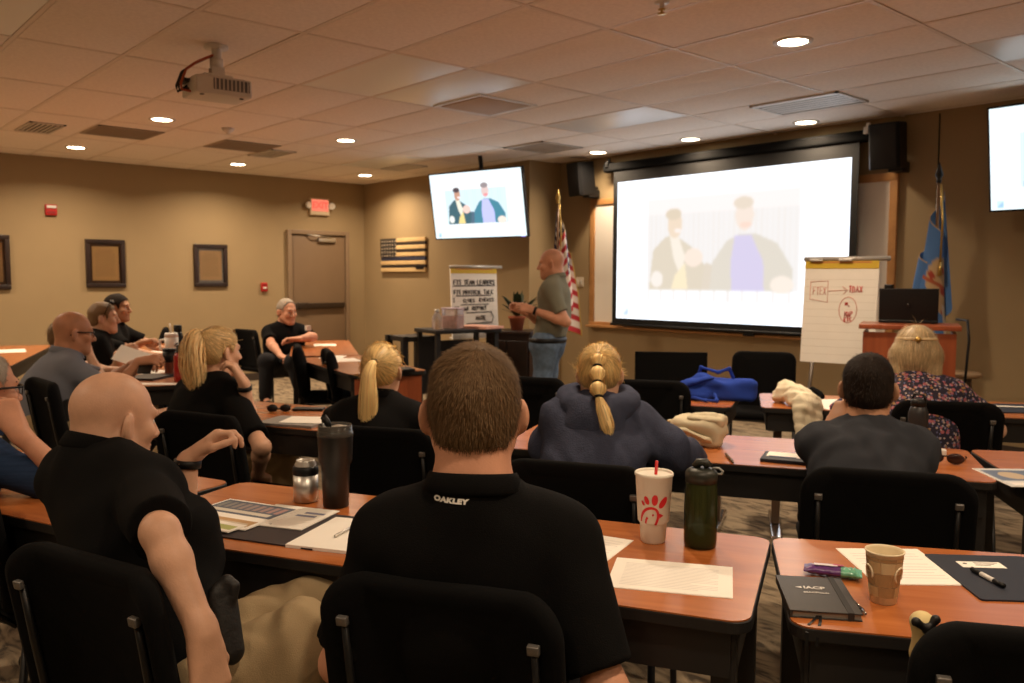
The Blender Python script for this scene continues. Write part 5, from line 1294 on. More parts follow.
# hood lying on the back
rg = MB(); cN = Jm.N+A3((0, 0, .015)); P = []; F = []
S = []
for k in range(13):
    a = math.radians(-150+300*k/12); c = cN-Jm.f*math.cos(a)*.105+Jm.r*math.sin(a)*.115+A3((0, 0, .022-.030*math.cos(a)*.9))
    P.append(c)
for k in range(12): S.append(cone(P[k], P[k+1], .040+.012*math.cos(math.radians(-150+300*k/12)), .040+.012*math.cos(math.radians(-150+300*(k+1)/12)), k=.02))
S.append(ell(cN-Jm.f*.135-A3((0, 0, .075)), (.12, .055, .085), np.stack([Jm.r, Jm.f, A3((0, 0, 1))], 1), .04))
fo_ = folds(.008, 97, 22); Jm.part('hood', S, C_HOOD, .008, lambda F, X, Y, Z: fo_(F, X, Y, Z))
# K: presenter
Km = person('bald presenter standing at the front in grey-green polo and jeans, hands raised', (551, 264), 220, 212, D=7.0, pitch=-4, lean=(-.07, 0), hz=.88, hs=1.02, wf=1.02, sh=.195, stand=True, skin_m=SK_RED, shirt=C_OLIVE, sleeve=.72, trousers=C_JEANS, hair_m=None, shoe_m=M_SHOE, seed=101, hem=.94, wr=.006,
            arms=dict(L=dict(e=dep(566, 322, 6.80), w=dep(533, 310, 6.85), fd=-RT+.25*UP, pn=-FW*.8+.3*UP, curl=(.45, .45, .45, .5), free=1), R=dict(e=dep(541, 322, 7.15), w=dep(525, 312, 7.0), fd=-RT+.5*UP, pn=FW+.4*UP, curl=(.5, .5, .5, .5), free=1)), neckr=.062)
watch(Km, 'L', M_BLACK, .93)
bt = MB(); bt.lathe([(.222, -.02), (.230, -.015), (.230, .015), (.222, .02)], 36, sx=1.0, sy=.66, cap=False); o = bt.build('belt', M_BLACK, Km.root); o.location = (0, 0, .915); o.rotation_euler = (0, 0, math.radians(212-90))
# L: dark haired man
Lm = person('dark haired man in charcoal grey shirt leaning on second row table, seen from behind', (868, 389), 117, 118, D=3.02, pitch=-4, lean=(.18, .0), hz=.55, hs=1.0, wf=.97, sh=.185, skin_m=SK_TAN, shirt=C_GREY, sleeve=.85, collar=False, trousers=C_DKJ, hair=(.009, SHORT), hair_m=H_DARK, shoe_m=M_SHOE, seed=111, strandn=5000, strandL=.014, loose=.006, wr=.009, wfreq=38, shrug=.0, cres=.008,
            arms=dict(L=dict(e=dep(826, 452, 3.02), w=dep(831, 428, 3.06), fd=UP*.8+.5*RT, pn=-RT*.7-FW*.4, curl=(.7, .7, .7, .7), thumb=.6, free=1), R=dict(e=dep(918, 452, 2.95), w=dep(900, 456, 3.2), fd=-RT+.4*FW, pn=UP, free=1)))
watch(Lm, 'L', M_BLACK, .90)
# M: woman in the floral blouse
Mm = person('woman with shoulder length ash blond hair and clip in floral blouse', (916, 353), 116, 118, D=4.1, lean=(.16, 0), hz=.55, hs=.98, wf=1.02, sh=.185, skin_m=SK_PALE, shirt=C_FLORAL, sleeve=.9, collar=False, trousers=C_DKJ, hair_m=H_ASH, shoe_m=M_SHOE, seed=121, loose=.02, wr=.005, arms=dict(R=dict(e=(.22, .16, .82), w=(.06, .40, .785)), L=dict(e=(-.22, .16, .82), w=(-.06, .40, .785))))
ex = [cone(hp(Mm, x*.055, -.05, .0), hp(Mm, x*.075, -.055, -.115), .050, .040, k=.04) for x in (-1, 0, 1)]+[cone(hp(Mm, x*.082, -.01, .0), hp(Mm, x*.090, .0, -.10), .030, .026, k=.04) for x in (-1, 1)]
LONG = [(-.2, -.145), (.0, -.145), (.02, -.13), (.035, .0), (.05, .05), (.10, .085)]
pcs = longcap(Mm, .020, LONG, hp(Mm, 0, -.10, -.5), H_ASH, 3000, .07, seed=122, extra=ex)
addmesh(Mm, 'hair', pcs, H_ASH)
tw = []
for s in (-1, 1): tw.append(lock([hp(Mm, s*.092, .01, .07), hp(Mm, s*.080, -.065, .075), hp(Mm, s*.045, -.112, .075), hp(Mm, 0, -.126, .076)], [.005, .008, .008, .008], 90, .002, 124+s, .3, .01, .05))
addmesh(Mm, 'twisted_lock', tw, H_ASH)
m = MB(); c = hp(Mm, 0, -.136, .076)-Mm.base; m.sphere(tuple(c), (.016, .016, .013)); m.build('hair_clip', M_GOLD, Mm.root)
# ------------------------------------------------------------------ things on the tables
def sheet(px, label, W=.216, H=.279, ang=None, z=ZT, cat='paper', m=None, name='paper_sheet', lines=14, seed=1, cols=None, th=.0012):
    p = on(px[0], px[1], z); e = empty(name, (p[0], p[1], z), math.radians(ang), label, cat)
    mb = MB(); mb.box((0, 0, th/2), (W, H, th)); mb.build('sheet', m or M_PAPER, e)
    if lines:
        cv = Canvas(64, 84, cols or (.88, .85, .78)); r = np.random.default_rng(seed)
        for k in range(lines):
            y = .84-k*.76/lines; cv.line(.10, y, .9-(.3*r.random() if k % 4 == 3 else .02), y, .006, (.30, .30, .32), .6)
        o = link('printing', cv.mesh('printing', mat('printed', (1, 1, 1), .7, attr='Col'), W-.004, H-.004, 'XY'), e, (0, 0, th+.0006))
    return e
# paper in front of the red logo cup
sheet((671, 577), 'printed white sheet on front table beside the red logo cup', W=.279*.98, H=.205, ang=34, lines=16, seed=3)
sheet((592, 547), 'corner of a white sheet showing beside the foreground man’s arm', W=.15, H=.20, ang=20, lines=8, seed=4)
# logo cup
def cup_point(px): return on(px[0], px[1], ZT)
p = cup_point((653, 541)); CUP = empty('drink_cup', (p[0], p[1], ZT), 0, 'tall white foam cup with red bird emblem and red straw', 'cup')
prof = [(.030, 0), (.0335, .004), (.0365, .052), (.0385, .054), (.0425, .060), (.0500, .182), (.0525, .184), (.0530, .190), (.0505, .193), (.047, .190), (.046, .150)]
k_ = .95; prof = [(r_*k_, z_*k_) for r_, z_ in prof]
m = MB(); m.lathe(prof, 40, cap=False); m.lathe([(.0, .186*k_), (.047*k_, .186*k_)], 40, cap=False); m.build('foam_body', mat('foam_white', (.78, .74, .64), .7, bump=.15, bscale=300), CUP)
m = MB(); m.tube([(.0, .0, .10), (.006, .003, .212)], .0042, 10); m.build('straw', mat('straw_red', (.62, .02, .02), .35), CUP)
az0 = math.atan2(-p[1], -p[0])            # the emblem faces the way the photo shows it
def on_cup(u, v, lift=.0008):             # u right (m), v height (m)
    rr = np.interp(v, [q[1] for q in prof[:6]], [q[0] for q in prof[:6]])+lift; a = az0+u/.044
    return (rr*math.cos(a), rr*math.sin(a), v)
CR = mat('emblem_red', (.60, .015, .02), .5)
def cxy(x, y): return ((x-222)*.000395, (.5*(.0)+(575-y))*.000395+.002)   # survey of the emblem on the cup
def cup_ell(x, y, rx, ry, rot):
    a = math.radians(rot); mb = MB(); V = [on_cup(*cxy(x, y))]; n = 20
    for k in range(n):
        t = 2*PI*k/n; ex, ey = rx*math.cos(t), ry*math.sin(t); V.append(on_cup(*cxy(x+ex*math.cos(a)-ey*math.sin(a), y+ex*math.sin(a)+ey*math.cos(a))))
    mb.add(V, [(0, 1+(k+1) % n, 1+k) for k in range(n)]); return mb
def cup_stroke(P, w):
    P = [A3(q) for q in P]; t0 = np.linspace(0, 1, len(P)); t = np.linspace(0, 1, 30); C = np.stack([np.interp(t, t0, [q[i] for q in P]) for i in (0, 1)], 1)
    for _ in range(6): C[1:-1] = (C[:-2]+C[1:-1]*2+C[2:])/4
    T = np.gradient(C, axis=0); T /= np.linalg.norm(T, axis=1, keepdims=True); Nn = np.stack([-T[:, 1], T[:, 0]], 1); ww = np.interp(t, np.linspace(0, 1, len(w)), w)[:, None]
    mb = MB(); V = [on_cup(*cxy(*q)) for q in C-Nn*ww]+[on_cup(*cxy(*q)) for q in C+Nn*ww]; mb.add(V, [(i, i+1, i+31, i+30) for i in range(29)]); return mb
for a in ((150, 305, 9, 18, -32), (177, 284, 15, 29, -22), (230, 279, 20, 36, 4), (286, 296, 21, 43, 34)): cup_ell(*a).build('emblem_feather', CR, CUP)
cup_stroke([(130, 430), (134, 395), (150, 362), (180, 336), (215, 329), (243, 340), (256, 368), (254, 405), (236, 446)], (5, 9, 9, 8, 9, 8)).build('emblem_head', CR, CUP)
cup_stroke([(181, 396), (172, 412), (167, 440)], (8, 7, 6)).build('emblem_wattle', CR, CUP)
cup_ell(219, 378, 6, 8, 20).build('emblem_eye', CR, CUP)
mb = MB(); mb.add([on_cup(*cxy(*q)) for q in ((262, 366), (276, 372), (293, 383), (276, 391), (264, 402))], [(0, 1, 2, 3, 4)]); mb.build('emblem_beak', CR, CUP)
# green bottle
p = cup_point((700, 546)); e = empty('water_bottle', (p[0], p[1], ZT), math.radians(30), 'smoky green water bottle with dark cap and carry loop', 'bottle'); e.scale = (1.12, 1.12, .95)
m = MB(); m.lathe([(.030, 0), (.036, .004), (.037, .02), (.0375, .10), (.0365, .15), (.034, .178), (.0335, .182)], 32); m.build('body', mat('green_smoke', (.075, .090, .030), .10, trans=.72, ior=1.25), e)
m = MB(); m.lathe([(.0, .004), (.030, .004), (.0335, .02), (.0345, .055), (.0, .055)], 24, cap=False); m.build('water', mat('green_water', (.11, .13, .03), .1, trans=.5, ior=1.33), e)
m = MB(); m.lathe([(.036, .176), (.0365, .20), (.033, .207), (.026, .212), (.020, .214)], 28); m.build('collar', mat('bottle_black', (.02, .022, .016), .45), e)
m = MB(); m.tube([(-.014, 0, .215), (-.006, 0, .228), (.008, 0, .229), (.016, 0, .218)], .011, 10); m.build('spout_cap', mat('bottle_black', (.02, .022, .016), .45), e)
m = MB(); m.tube([(.024, 0, .214), (.038, 0, .216), (.047, 0, .208), (.044, 0, .200), (.033, 0, .200)], .003, 8); m.build('carry_loop', mat('loop_grey', (.30, .31, .29), .4), e)
# tumbler and can holder on the left of the front table
p = cup_point((336, 506)); e = empty('travel_tumbler', (p[0], p[1], ZT), math.radians(200), 'tall black travel tumbler with clear lid on front table', 'tumbler'); e.scale = (1.05, 1.05, 1.03)
m = MB(); m.lathe([(.032, 0), (.036, .003), (.040, .12), (.047, .135), (.050, .205), (.0505, .212)], 36); m.build('body', mat('tumbler_black', (.014, .014, .013), .38), e)
m = MB(); m.lathe([(.051, .208), (.0515, .216), (.048, .220), (.048, .236), (.045, .240), (.043, .222), (.0, .221)], 36, cap=False); m.build('lid', mat('clear_lid', (.22, .21, .19), .10, trans=.75), e)
m = MB(); m.tube([(.02, .0, .226), (.032, 0, .248), (.042, 0, .258)], .010, 8); m.build('mouthpiece', M_BLACK, e)
m = MB(); m.box((-.02, 0, .232), (.045, .03, .012), bev=.004); m.build('lid_slider', M_STEEL, e)
p = cup_point((306, 501)); e = empty('can_cooler', (p[0], p[1], ZT), 0, 'steel can cooler with black rim holding a pale can', 'can cooler')
m = MB(); m.lathe([(.030, 0), (.0375, .004), (.0375, .086)], 32); m.build('steel_sleeve', M_STEEL, e)
m = MB(); m.lathe([(.0385, .085), (.0390, .092), (.0380, .108), (.034, .111), (.032, .108)], 32, cap=False); m.build('gasket', M_BLACK, e)
m = MB(); m.lathe([(.032, .10), (.0325, .116), (.027, .124), (.0275, .128), (.025, .128), (.023, .125), (.0, .125)], 28, cap=False); m.build('can', mat('can_silver', (.62, .60, .55), .35, metal=.6), e)
m = MB(); m.box((.004, 0, .128), (.022, .014, .002)); m.build('pull_tab', M_STEEL, e)
# folder, brochures, notepad by the tumbler
FA = 27
sheet((272, 525), 'dark open folder under papers on front table, left of the foreground man', .46, .29, FA, name='document_folder', cat='folder', m=mat('folder_dark', (.030, .022, .026), .55), lines=0, th=.004)
def printed(px, label, W, H, ang, z, fn, name='brochure', cat='brochure'):
    p = on(px[0], px[1], z); e = empty(name, (p[0], p[1], z), math.radians(ang), label, cat)
    m = MB(); m.box((0, 0, .001), (W, H, .002)); m.build('sheet', M_PAPER, e)
    cv = Canvas(80, 60, (.88, .85, .78)); fn(cv); link('printing', cv.mesh('printing', mat('printed', (1, 1, 1), .7, attr='Col'), W-.004, H-.004, 'XY'), e, (0, 0, .0026)); return e
def fn1(cv):
    cv.rect(.03, .45, .97, .97, (.10, .12, .16)); cv.rect(.05, .52, .9, .62, (.62, .58, .5))
    for k in range(9): cv.rect(.06+k*.1, .66, .12+k*.1, .9, (.22+.02*k, .23, .22))
    cv.rect(.05, .06, .95, .30, (.48, .30, .14)); cv.rect(.08, .10, .9, .2, (.60, .52, .40))
def fn2(cv):
    for k in range(10): cv.line(.08, .9-k*.07, .5, .9-k*.07, .008, (.4, .4, .42), .5)
    cv.rect(.62, .70, .92, .78, (.2, .22, .34)); cv.rect(.58, .55, .88, .63, (.2, .22, .34)); cv.ell(.2, .08, .015, .02, (.1, .1, .1)); cv.ell(.5, .08, .015, .02, (.1, .1, .1))
printed((237, 514), 'white brochure with dark photo strip lying on the dark folder', .27, .23, FA-4, ZT+.006, fn1)
printed((288, 517), 'white form with printed blocks in the right pocket of the dark folder', .216, .20, FA+2, ZT+.005, fn2, 'form', 'paper')
def fn3(cv): cv.rect(.1, .2, .9, .7, (.45, .50, .18))
printed((224, 527), 'small white card with green band tucked in the dark folder', .10, .07, FA-6, ZT+.008, fn3, 'card', 'card')
sheet((344, 536), 'white notepad with a pen on it, against the foreground man’s arm', .19, .26, FA+4, name='notepad', cat='notepad', lines=0, th=.008)
p = on(345, 531, ZT+.012); m = MB(); m.tube([(0, -.05, 0), (0, .05, 0)], .004, 8); m.tube([(0, .05, 0), (0, .062, 0)], [.004, .001], 8); o = m.build('pen', M_STEEL, None, (p[0], p[1], ZT+.0125), (0, 0, .5)); tag(o, 'silver pen on the white notepad by the black tumbler', 'pen')
# notebook, snack, paper cup, folder, pen on the near right table
pA, pB, pC, pD = (on(*q, ZT+.015) for q in ((773, 575), (826, 576), (866, 615), (791, 614)))
c = (pA+pC)/2; u = (pB-pA); ang = math.atan2(u[1], u[0])-.12; NB = empty('notebook', (c[0], c[1], ZT), ang, 'black notebook with silver lettering and elastic band on near right table', 'notebook')
W, H = .140, .205
m = MB(); m.box((0, 0, .0015), (W, H, .003), bev=.001); m.box((0, 0, .0145), (W, H, .003), bev=.001); m.box((-W/2+.003, 0, .008), (.006, H, .015), bev=.002); m.build('cover', mat('notebook_cover', (.035, .031, .028), .5, bump=.1, bscale=500), NB)
m = MB(); m.box((.002, 0, .008), (W-.008, H-.008, .010)); m.build('pages', mat('page_edges', (.35, .32, .28), .8), NB)
m = MB(); m.box((W/2-.022, 0, .0165), (.012, H+.002, .0012)); m.box((W/2-.022, H/2+.0005, .008), (.012, .0012, .017)); m.box((W/2-.022, -H/2-.0005, .008), (.012, .0012, .017)); m.build('elastic_band', mat('band_black', (.018, .017, .016), .7), NB)
M_SILV = mat('silver_print', (.62, .60, .56), .4)
link('lettering', text_mesh('IACP', .021, M_SILV, .0002, .0006), NB, (.0, .030, .0168)); link('lettering_line', text_mesh('#IACPleads', .011, M_SILV, .0002, .0002), NB, (.0, .002, .0168))
m = MB(); m.add([(-.040, .030, .0168), (-.026, .036, .0168), (-.026, .024, .0168)], [(0, 1, 2)]); m.build('emblem', M_SILV, NB)
for s in (0, .01):
    m = MB(); V = []; F = []
    for i, (x, y, z) in enumerate(((-.01, -.09, .008), (-.012-s, -.11, .004), (-.018-s*2, -.135, .002), (-.024-s*2, -.150, -.01), (-.026-s*2, -.155, -.035))): V += [(x-.003, y, z), (x+.003, y, z)]
    m.add(V, [(2*i, 2*i+1, 2*i+3, 2*i+2) for i in range(4)]); m.build('ribbon', M_BLACK, NB)
a, b_ = on(838, 590, ZT+.009), on(866, 614, ZT+.006); m = MB(); m.tube([tuple(a), tuple(a*.15+b_*.85)], .0055, 10); m.tube([tuple(a*.15+b_*.85), tuple(b_)], [.005, .002], 10)
PEN = empty('pen', (0, 0, 0), 0, 'dark pen with silver tip along the notebook’s right edge', 'pen'); m.build('barrel', M_BLACK, PEN)
m = MB(); m.tube([tuple(a*.6+b_*.4+A3((0, 0, .006))), tuple(a*.25+b_*.75+A3((0, 0, .0055)))], .0018, 6); m.build('clip', M_CHROME, PEN); m = MB(); m.tube([tuple(a*.12+b_*.88), tuple(b_)], [.0052, .002], 10); m.build('tip', M_CHROME, PEN)
a, b_ = on(804, 568, ZT+.012), on(862, 575, ZT+.012); c = (a+b_)/2; L = float(np.linalg.norm(b_-a)); BAR = empty('snack_bar', (c[0], c[1], ZT), math.atan2(b_[1]-a[1], b_[0]-a[0]), 'purple and green wrapped snack bar behind the notebook', 'snack bar')
def wrap(x0, x1, m_, nm):
    mb = MB(); V = []; n = 13; k = 14
    for i in range(n):
        x = x0+(x1-x0)*i/(n-1); d = min(abs(x+L/2), abs(x-L/2)); hh = .0095*min(1, d/.014)+.0012+.0014*math.sin(i*2.6)*(d > .01); w2 = .020+(.004 if d < .012 else 0)
        for j in range(k): a2 = 2*PI*j/k; V.append((x, w2*math.cos(a2)*(1 if d > .01 else 1.05), .0135+hh*math.sin(a2)+.0016*math.sin(i*1.7+j*2.3)))
    F = [(i*k+j, i*k+(j+1) % k, (i+1)*k+(j+1) % k, (i+1)*k+j) for i in range(n-1) for j in range(k)]; mb.add(V, F, True); return mb.build(nm, m_, BAR)
wrap(-L/2, L*.14, mat('wrap_purple', (.10, .03, .16), .3, var=.3, vscale=60, coat=.3), 'wrapper'); wrap(L*.14, L/2, mat('wrap_green', (.14, .42, .27), .3, var=.3, vscale=60, coat=.3), 'wrapper_end')
m = MB(); m.box((-.015, 0, .0262), (.05, .013, .0006), Matrix.Rotation(.1, 3, 'Z')); m.build('label_patch', mat('wrap_white', (.62, .56, .62), .4), BAR)
m = MB(); m.box((.012, .006, .0264), (.022, .009, .0006)); m.build('berry_print', mat('wrap_magenta', (.38, .03, .10), .4), BAR)
sheet((898, 566), 'white printed sheet behind the paper coffee cup', .205, .255, 47, lines=10, seed=9)
p = cup_point((883, 601)); e = empty('paper_cup', (p[0], p[1], ZT), math.atan2(-p[1], -p[0]), 'paper coffee cup with brown block and swirl print', 'cup')
PC = [(.027, 0), (.0285, .001), (.0405, .112), (.0425, .114), (.0425, .117), (.040, .117), (.0385, .112), (.028, .02)]; PC = [(r_*.93, z_*.95) for r_, z_ in PC]
m = MB(); m.lathe(PC, 40, cap=False); m.lathe([(.0, .015), (.028*.93, .015)], 40, cap=False); m.build('cup_wall', mat('cup_cream', (.74, .64, .44), .6), e)
def cup_band(z0, z1, a0, a1, m_, nm, lift=.0005):
    mb = MB(); V = []; n = max(3, int((a1-a0)/.12))
    for i in range(n+1):
        a = a0+(a1-a0)*i/n
        for z in (z0, z1): r2 = np.interp(z, [PC[1][1], PC[2][1]], [PC[1][0], PC[2][0]])+lift; V.append((r2*math.cos(a), r2*math.sin(a), z))
    mb.add(V, [(2*i, 2*i+2, 2*i+3, 2*i+1) for i in range(n)], True); return mb.build(nm, m_, e)
tones = [mat('cup_tan', (.52, .36, .18), .6), mat('cup_brown', (.36, .22, .10), .6), mat('cup_sand', (.60, .47, .27), .6), mat('cup_dark', (.29, .17, .08), .6)]
r_ = random.Random(3)
for i, (z0, z1) in enumerate(((.016, .038), (.040, .066), (.068, .092), (.094, .100))):
    a = -PI
    while a < PI-.05:
        b2 = min(a+r_.uniform(.55, 1.2), PI); cup_band(z0, z1, a+.015, b2-.015, tones[(i+r_.randrange(3)) % 4 if i != 1 else (1 if r_.random() < .6 else 3)], 'printed_block'); a = b2
for a0 in (-1.05, 1.05):
    mb = MB(); P = []
    for k in range(15): t = k/14*PI*1.5-.6; a = a0+.36*math.cos(t); z = .064+.017*math.sin(t); r2 = np.interp(z, [PC[1][1], PC[2][1]], [PC[1][0], PC[2][0]])+.0008; P.append((r2*math.cos(a), r2*math.sin(a), z))
    mb.tube(P, .0022, 6); mb.build('swirl_print', mat('cup_cream_print', (.72, .62, .44), .6), e)
pF = on(985, 577, ZT); e = empty('presentation_folder', (pF[0]+.03, pF[1]+.025, ZT), math.radians(44), 'navy presentation folder with a white label on near right table', 'folder')
m = MB(); m.prism(rrect(.235, .30, .008, 3), 0, .004); m.build('cover', M_NAVY, e)
m = MB(); m.box((-.015, .075, .0046), (.10, .042, .0008)); m.build('label_sticker', M_PAPER, e)
m = MB()
for k in range(3): m.box((.0-k*.006, .088-k*.009, .0052), (.055-.01*k, .0022, .0004))
m.build('label_printing', M_INK, e); m = MB(); m.lathe([(.0, .0052), (.005, .0052)], 10, c=(-.05, .08, 0), cap=False); m.build('label_emblem', M_INK, e)
a, b_ = on(972, 569, ZT+.010), on(1004, 586, ZT+.010); PEN2 = empty('pen', (0, 0, 0), 0, 'black and white pen lying on the navy presentation folder', 'pen')
for t0, t1, m_, nm in ((0, .30, M_BLACK, 'cap'), (.30, .70, M_WHITE, 'barrel'), (.70, 1.0, M_BLACK, 'grip')):
    m = MB(); m.tube([tuple(a+(b_-a)*t0), tuple(a+(b_-a)*t1)], .0055, 10); m.build(nm, m_, PEN2)
# small pale cloth pouch hanging by the corner chair
p = dep(922, 650, 1.40); e = empty('small_pouch', tuple(p), 0, 'small pale yellow cloth pouch with black bow by the lower right chair', 'pouch')
v, q = sdf_mesh([ell((0, 0, -.01), (.018, .016, .028), None, .01), cone((0, 0, .02), (0, 0, .045), .014, .02, k=.012), ell((.012, 0, -.045), (.018, .016, .02), None, .01)], .004, folds(.003, 5, 60))
link('bag', quads_mesh('bag', v, q, mat('pouch_cloth', (.62, .50, .24), .8)), e)
bo = A3((0, 0, .040))-FW*.014; v, q = sdf_mesh([cone(bo, bo-RT*.018+UP*.012, .004, .008, k=.005), cone(bo, bo+RT*.014+UP*.016, .004, .008, k=.005), cone(bo, bo+UP*.002, .009, .009, k=.005)], .003)
link('bow', quads_mesh('bow', v, q, M_BLACK), e)
# ------------------------------------------------------------------ second row
def blob(name, label, cat, p, prims, m, h=.006, fo=(.004, 1, 30)):
    v, q = sdf_mesh(prims, h, folds(*fo)); e = empty(name, tuple(p), 0, label, cat); link('body', quads_mesh('body', v-A3(p), q, m), e); return e
# khaki backpack lying on the table
p = on(700, 444, ZT); u, n_, z_ = dv(29.5-8), dv(119.5-8), A3((0, 0, 1)); Rb = np.stack([u, n_, z_], 1); C_BAG = cloth('bag_khaki', (.58, .52, .37), .4, 300)
g = lambda x, y, z: p+u*x+n_*y+z_*z
BP = blob('backpack', 'khaki backpack with straps lying on second row table beside the hoodie woman', 'backpack', p, [rbox(g(-.02, .01, .075), (.13, .105, .075), Rb, .045, .05), cone(g(.0, .0, .10), g(.08, .0, .10), .055, .058, k=.05), cone(g(-.15, .0, .04), g(-.10, .0, .05), .04, .05, k=.05), ell(g(.10, -.02, .05), (.035, .08, .045), Rb, .02)], C_BAG, fo=(.010, 3, 34))
def bpart(nm, prims, m, h=.005, parent=BP, pp=p, fo=(.002, 7, 40)):
    v, q = sdf_mesh(prims, h, folds(*fo)); return link(nm, quads_mesh(nm, v-A3(pp), q, m), parent)
bpart('flap', [cone(g(-.03, -.045, .148), g(.095, -.045, .145), .030, .034, (z_, .5), .04), cone(g(-.03, .03, .150), g(.10, .03, .150), .034, .038, (z_, .5), .04), cone(g(.11, -.05, .12), g(.12, .03, .12), .020, .022, k=.03)], C_BAG, fo=(.005, 5, 40))
bpart('shoulder_strap', [cone(g(-.16, -.05, .09), g(-.06, -.10, .09), .018, .018, (z_, .5), .02), cone(g(-.06, -.10, .09), g(.06, -.10, .05), .018, .016, (z_, .5), .02), cone(g(.06, -.10, .05), g(.10, -.08, .02), .016, .012, (z_, .5), .02)], C_BAG)
bpart('shoulder_strap', [cone(g(-.17, .0, .115), g(-.05, -.06, .125), .018, .018, (z_, .5), .02), cone(g(-.05, -.06, .125), g(.05, -.08, .085), .018, .014, (z_, .5), .02)], cloth('strap_sand', (.56, .48, .32), .3))
m = MB()
for k in range(9): m.sphere(tuple(g(.075+.02*math.sin(k), -.07+.018*k, .045+.02*math.cos(k*1.3))-p), .009, 8, 6)
m.tube([tuple(g(.10, -.075, .03)-p), tuple(g(.125, -.04, .05)-p), tuple(g(.13, .0, .06)-p)], .005, 6); m.build('key_charms', mat('charm_brown', (.07, .045, .03), .4), BP)
m = MB(); m.tube([tuple(g(-.02, .02, .142)-p), tuple(g(.02, .0, .147)-p)], .005, 6); m.tube([tuple(g(.01, .03, .142)-p), tuple(g(.04, .0, .143)-p)], .004, 6); m.build('zip_pull', M_BLACK, BP)
BP.scale = (.76, .76, .76)
def stick(pa, pb, r, m_, label, name='pen', cat='pen'):
    mb = MB(); mb.tube([tuple(A3(pa)*.999+A3(pb)*.001), tuple(pb)], r, 8); mb.tube([tuple(pb), tuple(A3(pb)+(A3(pb)-A3(pa))*.1)], [r, r*.2], 8); tag(mb.build(name, m_), label, cat)
stick(on(726, 454, ZT+.006), on(733, 462, ZT+.006), .005, mat('pen_bronze', (.10, .06, .03), .4), 'small brown pen on second row table right of the backpack')
p = on(786, 460, ZT); e = empty('notebook', (p[0], p[1], ZT), math.radians(24), 'dark notebook with pale cover label beside the charcoal shirt man', 'notebook'); m = MB(); m.box((0, 0, .007), (.17, .15, .014), bev=.003); m.build('cover', M_NAVY, e); m = MB(); m.box((.005, .02, .0148), (.15, .09, .0015)); m.build('sheet', M_PAPER, e)
m = MB(); m.box((-.01, -.02, .0150), (.1, .012, .0015)); m.build('printed_line', mat('printed_blue', (.12, .16, .26), .7), e)
p = on(945, 464, ZT); e = empty('sunglasses', (p[0], p[1], ZT), math.radians(20), 'dark sunglasses on second row table right of the charcoal shirt man', 'sunglasses')
for s in (-1, 1):
    m = MB(); m.sphere((s*.034, 0, .022), (.030, .008, .021), 14, 8); m.build('lens', mat('lens_brown', (.03, .012, .010), .1), e)
    m = MB(); m.tube([(s*.066, 0, .034), (s*.070, .05, .022), (s*.066, .12, .004)], .003, 6); m.build('temple', M_BLACK, e)
m = MB(); m.tube([(-.012, 0, .030), (.012, 0, .030)], .003, 6); m.build('bridge', M_BLACK, e)
p = on(938, 455, ZT); m = MB(); m.box((0, 0, .012), (.055, .035, .024), Matrix.Rotation(.5, 3, 'Z'), .004); tag(m.build('white_box', M_WHITE, None, (p[0], p[1], ZT)), 'small white box on second row table behind the sunglasses', 'box')
# dark bottle standing past the charcoal shirt
p = on(917, 447, ZT); e = empty('water_bottle', (p[0], p[1], ZT), 0, 'black metal water bottle on second row table behind the charcoal shirt man', 'bottle')
m = MB(); m.lathe([(.034, 0), (.038, .004), (.038, .14), (.030, .165), (.025, .17)], 24); m.build('body', mat('bottle_matte', (.02, .02, .022), .4), e); m = MB(); m.lathe([(.029, .168), (.030, .19), (.024, .197)], 20); m.build('cap', M_BLACK, e)
m = MB(); m.tube([(-.026, 0, .19), (-.02, 0, .215), (.02, 0, .215), (.026, 0, .19)], .005, 6); m.build('handle', M_BLACK, e); m = MB(); m.box((0, -.0385, .06), (.03, .002, .04)); m.build('sticker', mat('sticker_grey', (.25, .22, .18), .5), e)
def fn4(cv): cv.rect(.0, .0, 1, 1, (.55, .56, .56)); cv.rect(.05, .3, .9, .9, (.12, .16, .24)); cv.ell(.4, .6, .2, .2, (.45, .36, .26)); cv.rect(.1, .05, .9, .2, (.72, .70, .66))
printed((1022, 478), 'printed magazine at the right edge on second row table', .21, .27, 45, ZT, fn4, 'magazine', 'magazine')
# second row left: sunglasses case, phone, papers
p = on(279, 412, ZT); e = empty('eyeglasses', (p[0], p[1], ZT), math.radians(60), 'folded dark glasses on second row table behind the wavy ponytail woman', 'glasses')
for s in (-1, 1): m = MB(); m.sphere((s*.032, 0, .020), (.028, .010, .020), 12, 6); m.build('lens', M_BLACK, e); m = MB(); m.tube([(s*.06, 0, .03), (s*.03, .03, .012), (-s*.05, .035, .010)], .004, 6); m.build('temple', M_BLACK, e)
p = on(309, 410, ZT); m = MB(); m.box((0, 0, .006), (.075, .155, .011), Matrix.Rotation(-.75, 3, 'Z'), .003); tag(m.build('phone', M_BLACK, None, (p[0], p[1], ZT)), 'black phone on second row table left of the straight blond ponytail', 'phone')
sheet((296, 423), 'grey padfolio on second row table under loose white papers', .30, .22, 30, name='padfolio', cat='folder', m=mat('pad_grey', (.22, .21, .20), .5), lines=0, th=.012)
sheet((311, 420), 'loose white papers on the grey padfolio', .25, .18, 42, z=ZT+.013, lines=7, seed=14)
sheet((427, 423), 'white sheet partly hidden between the blond ponytail woman and the foreground man’s ear', .22, .27, 60, lines=0)
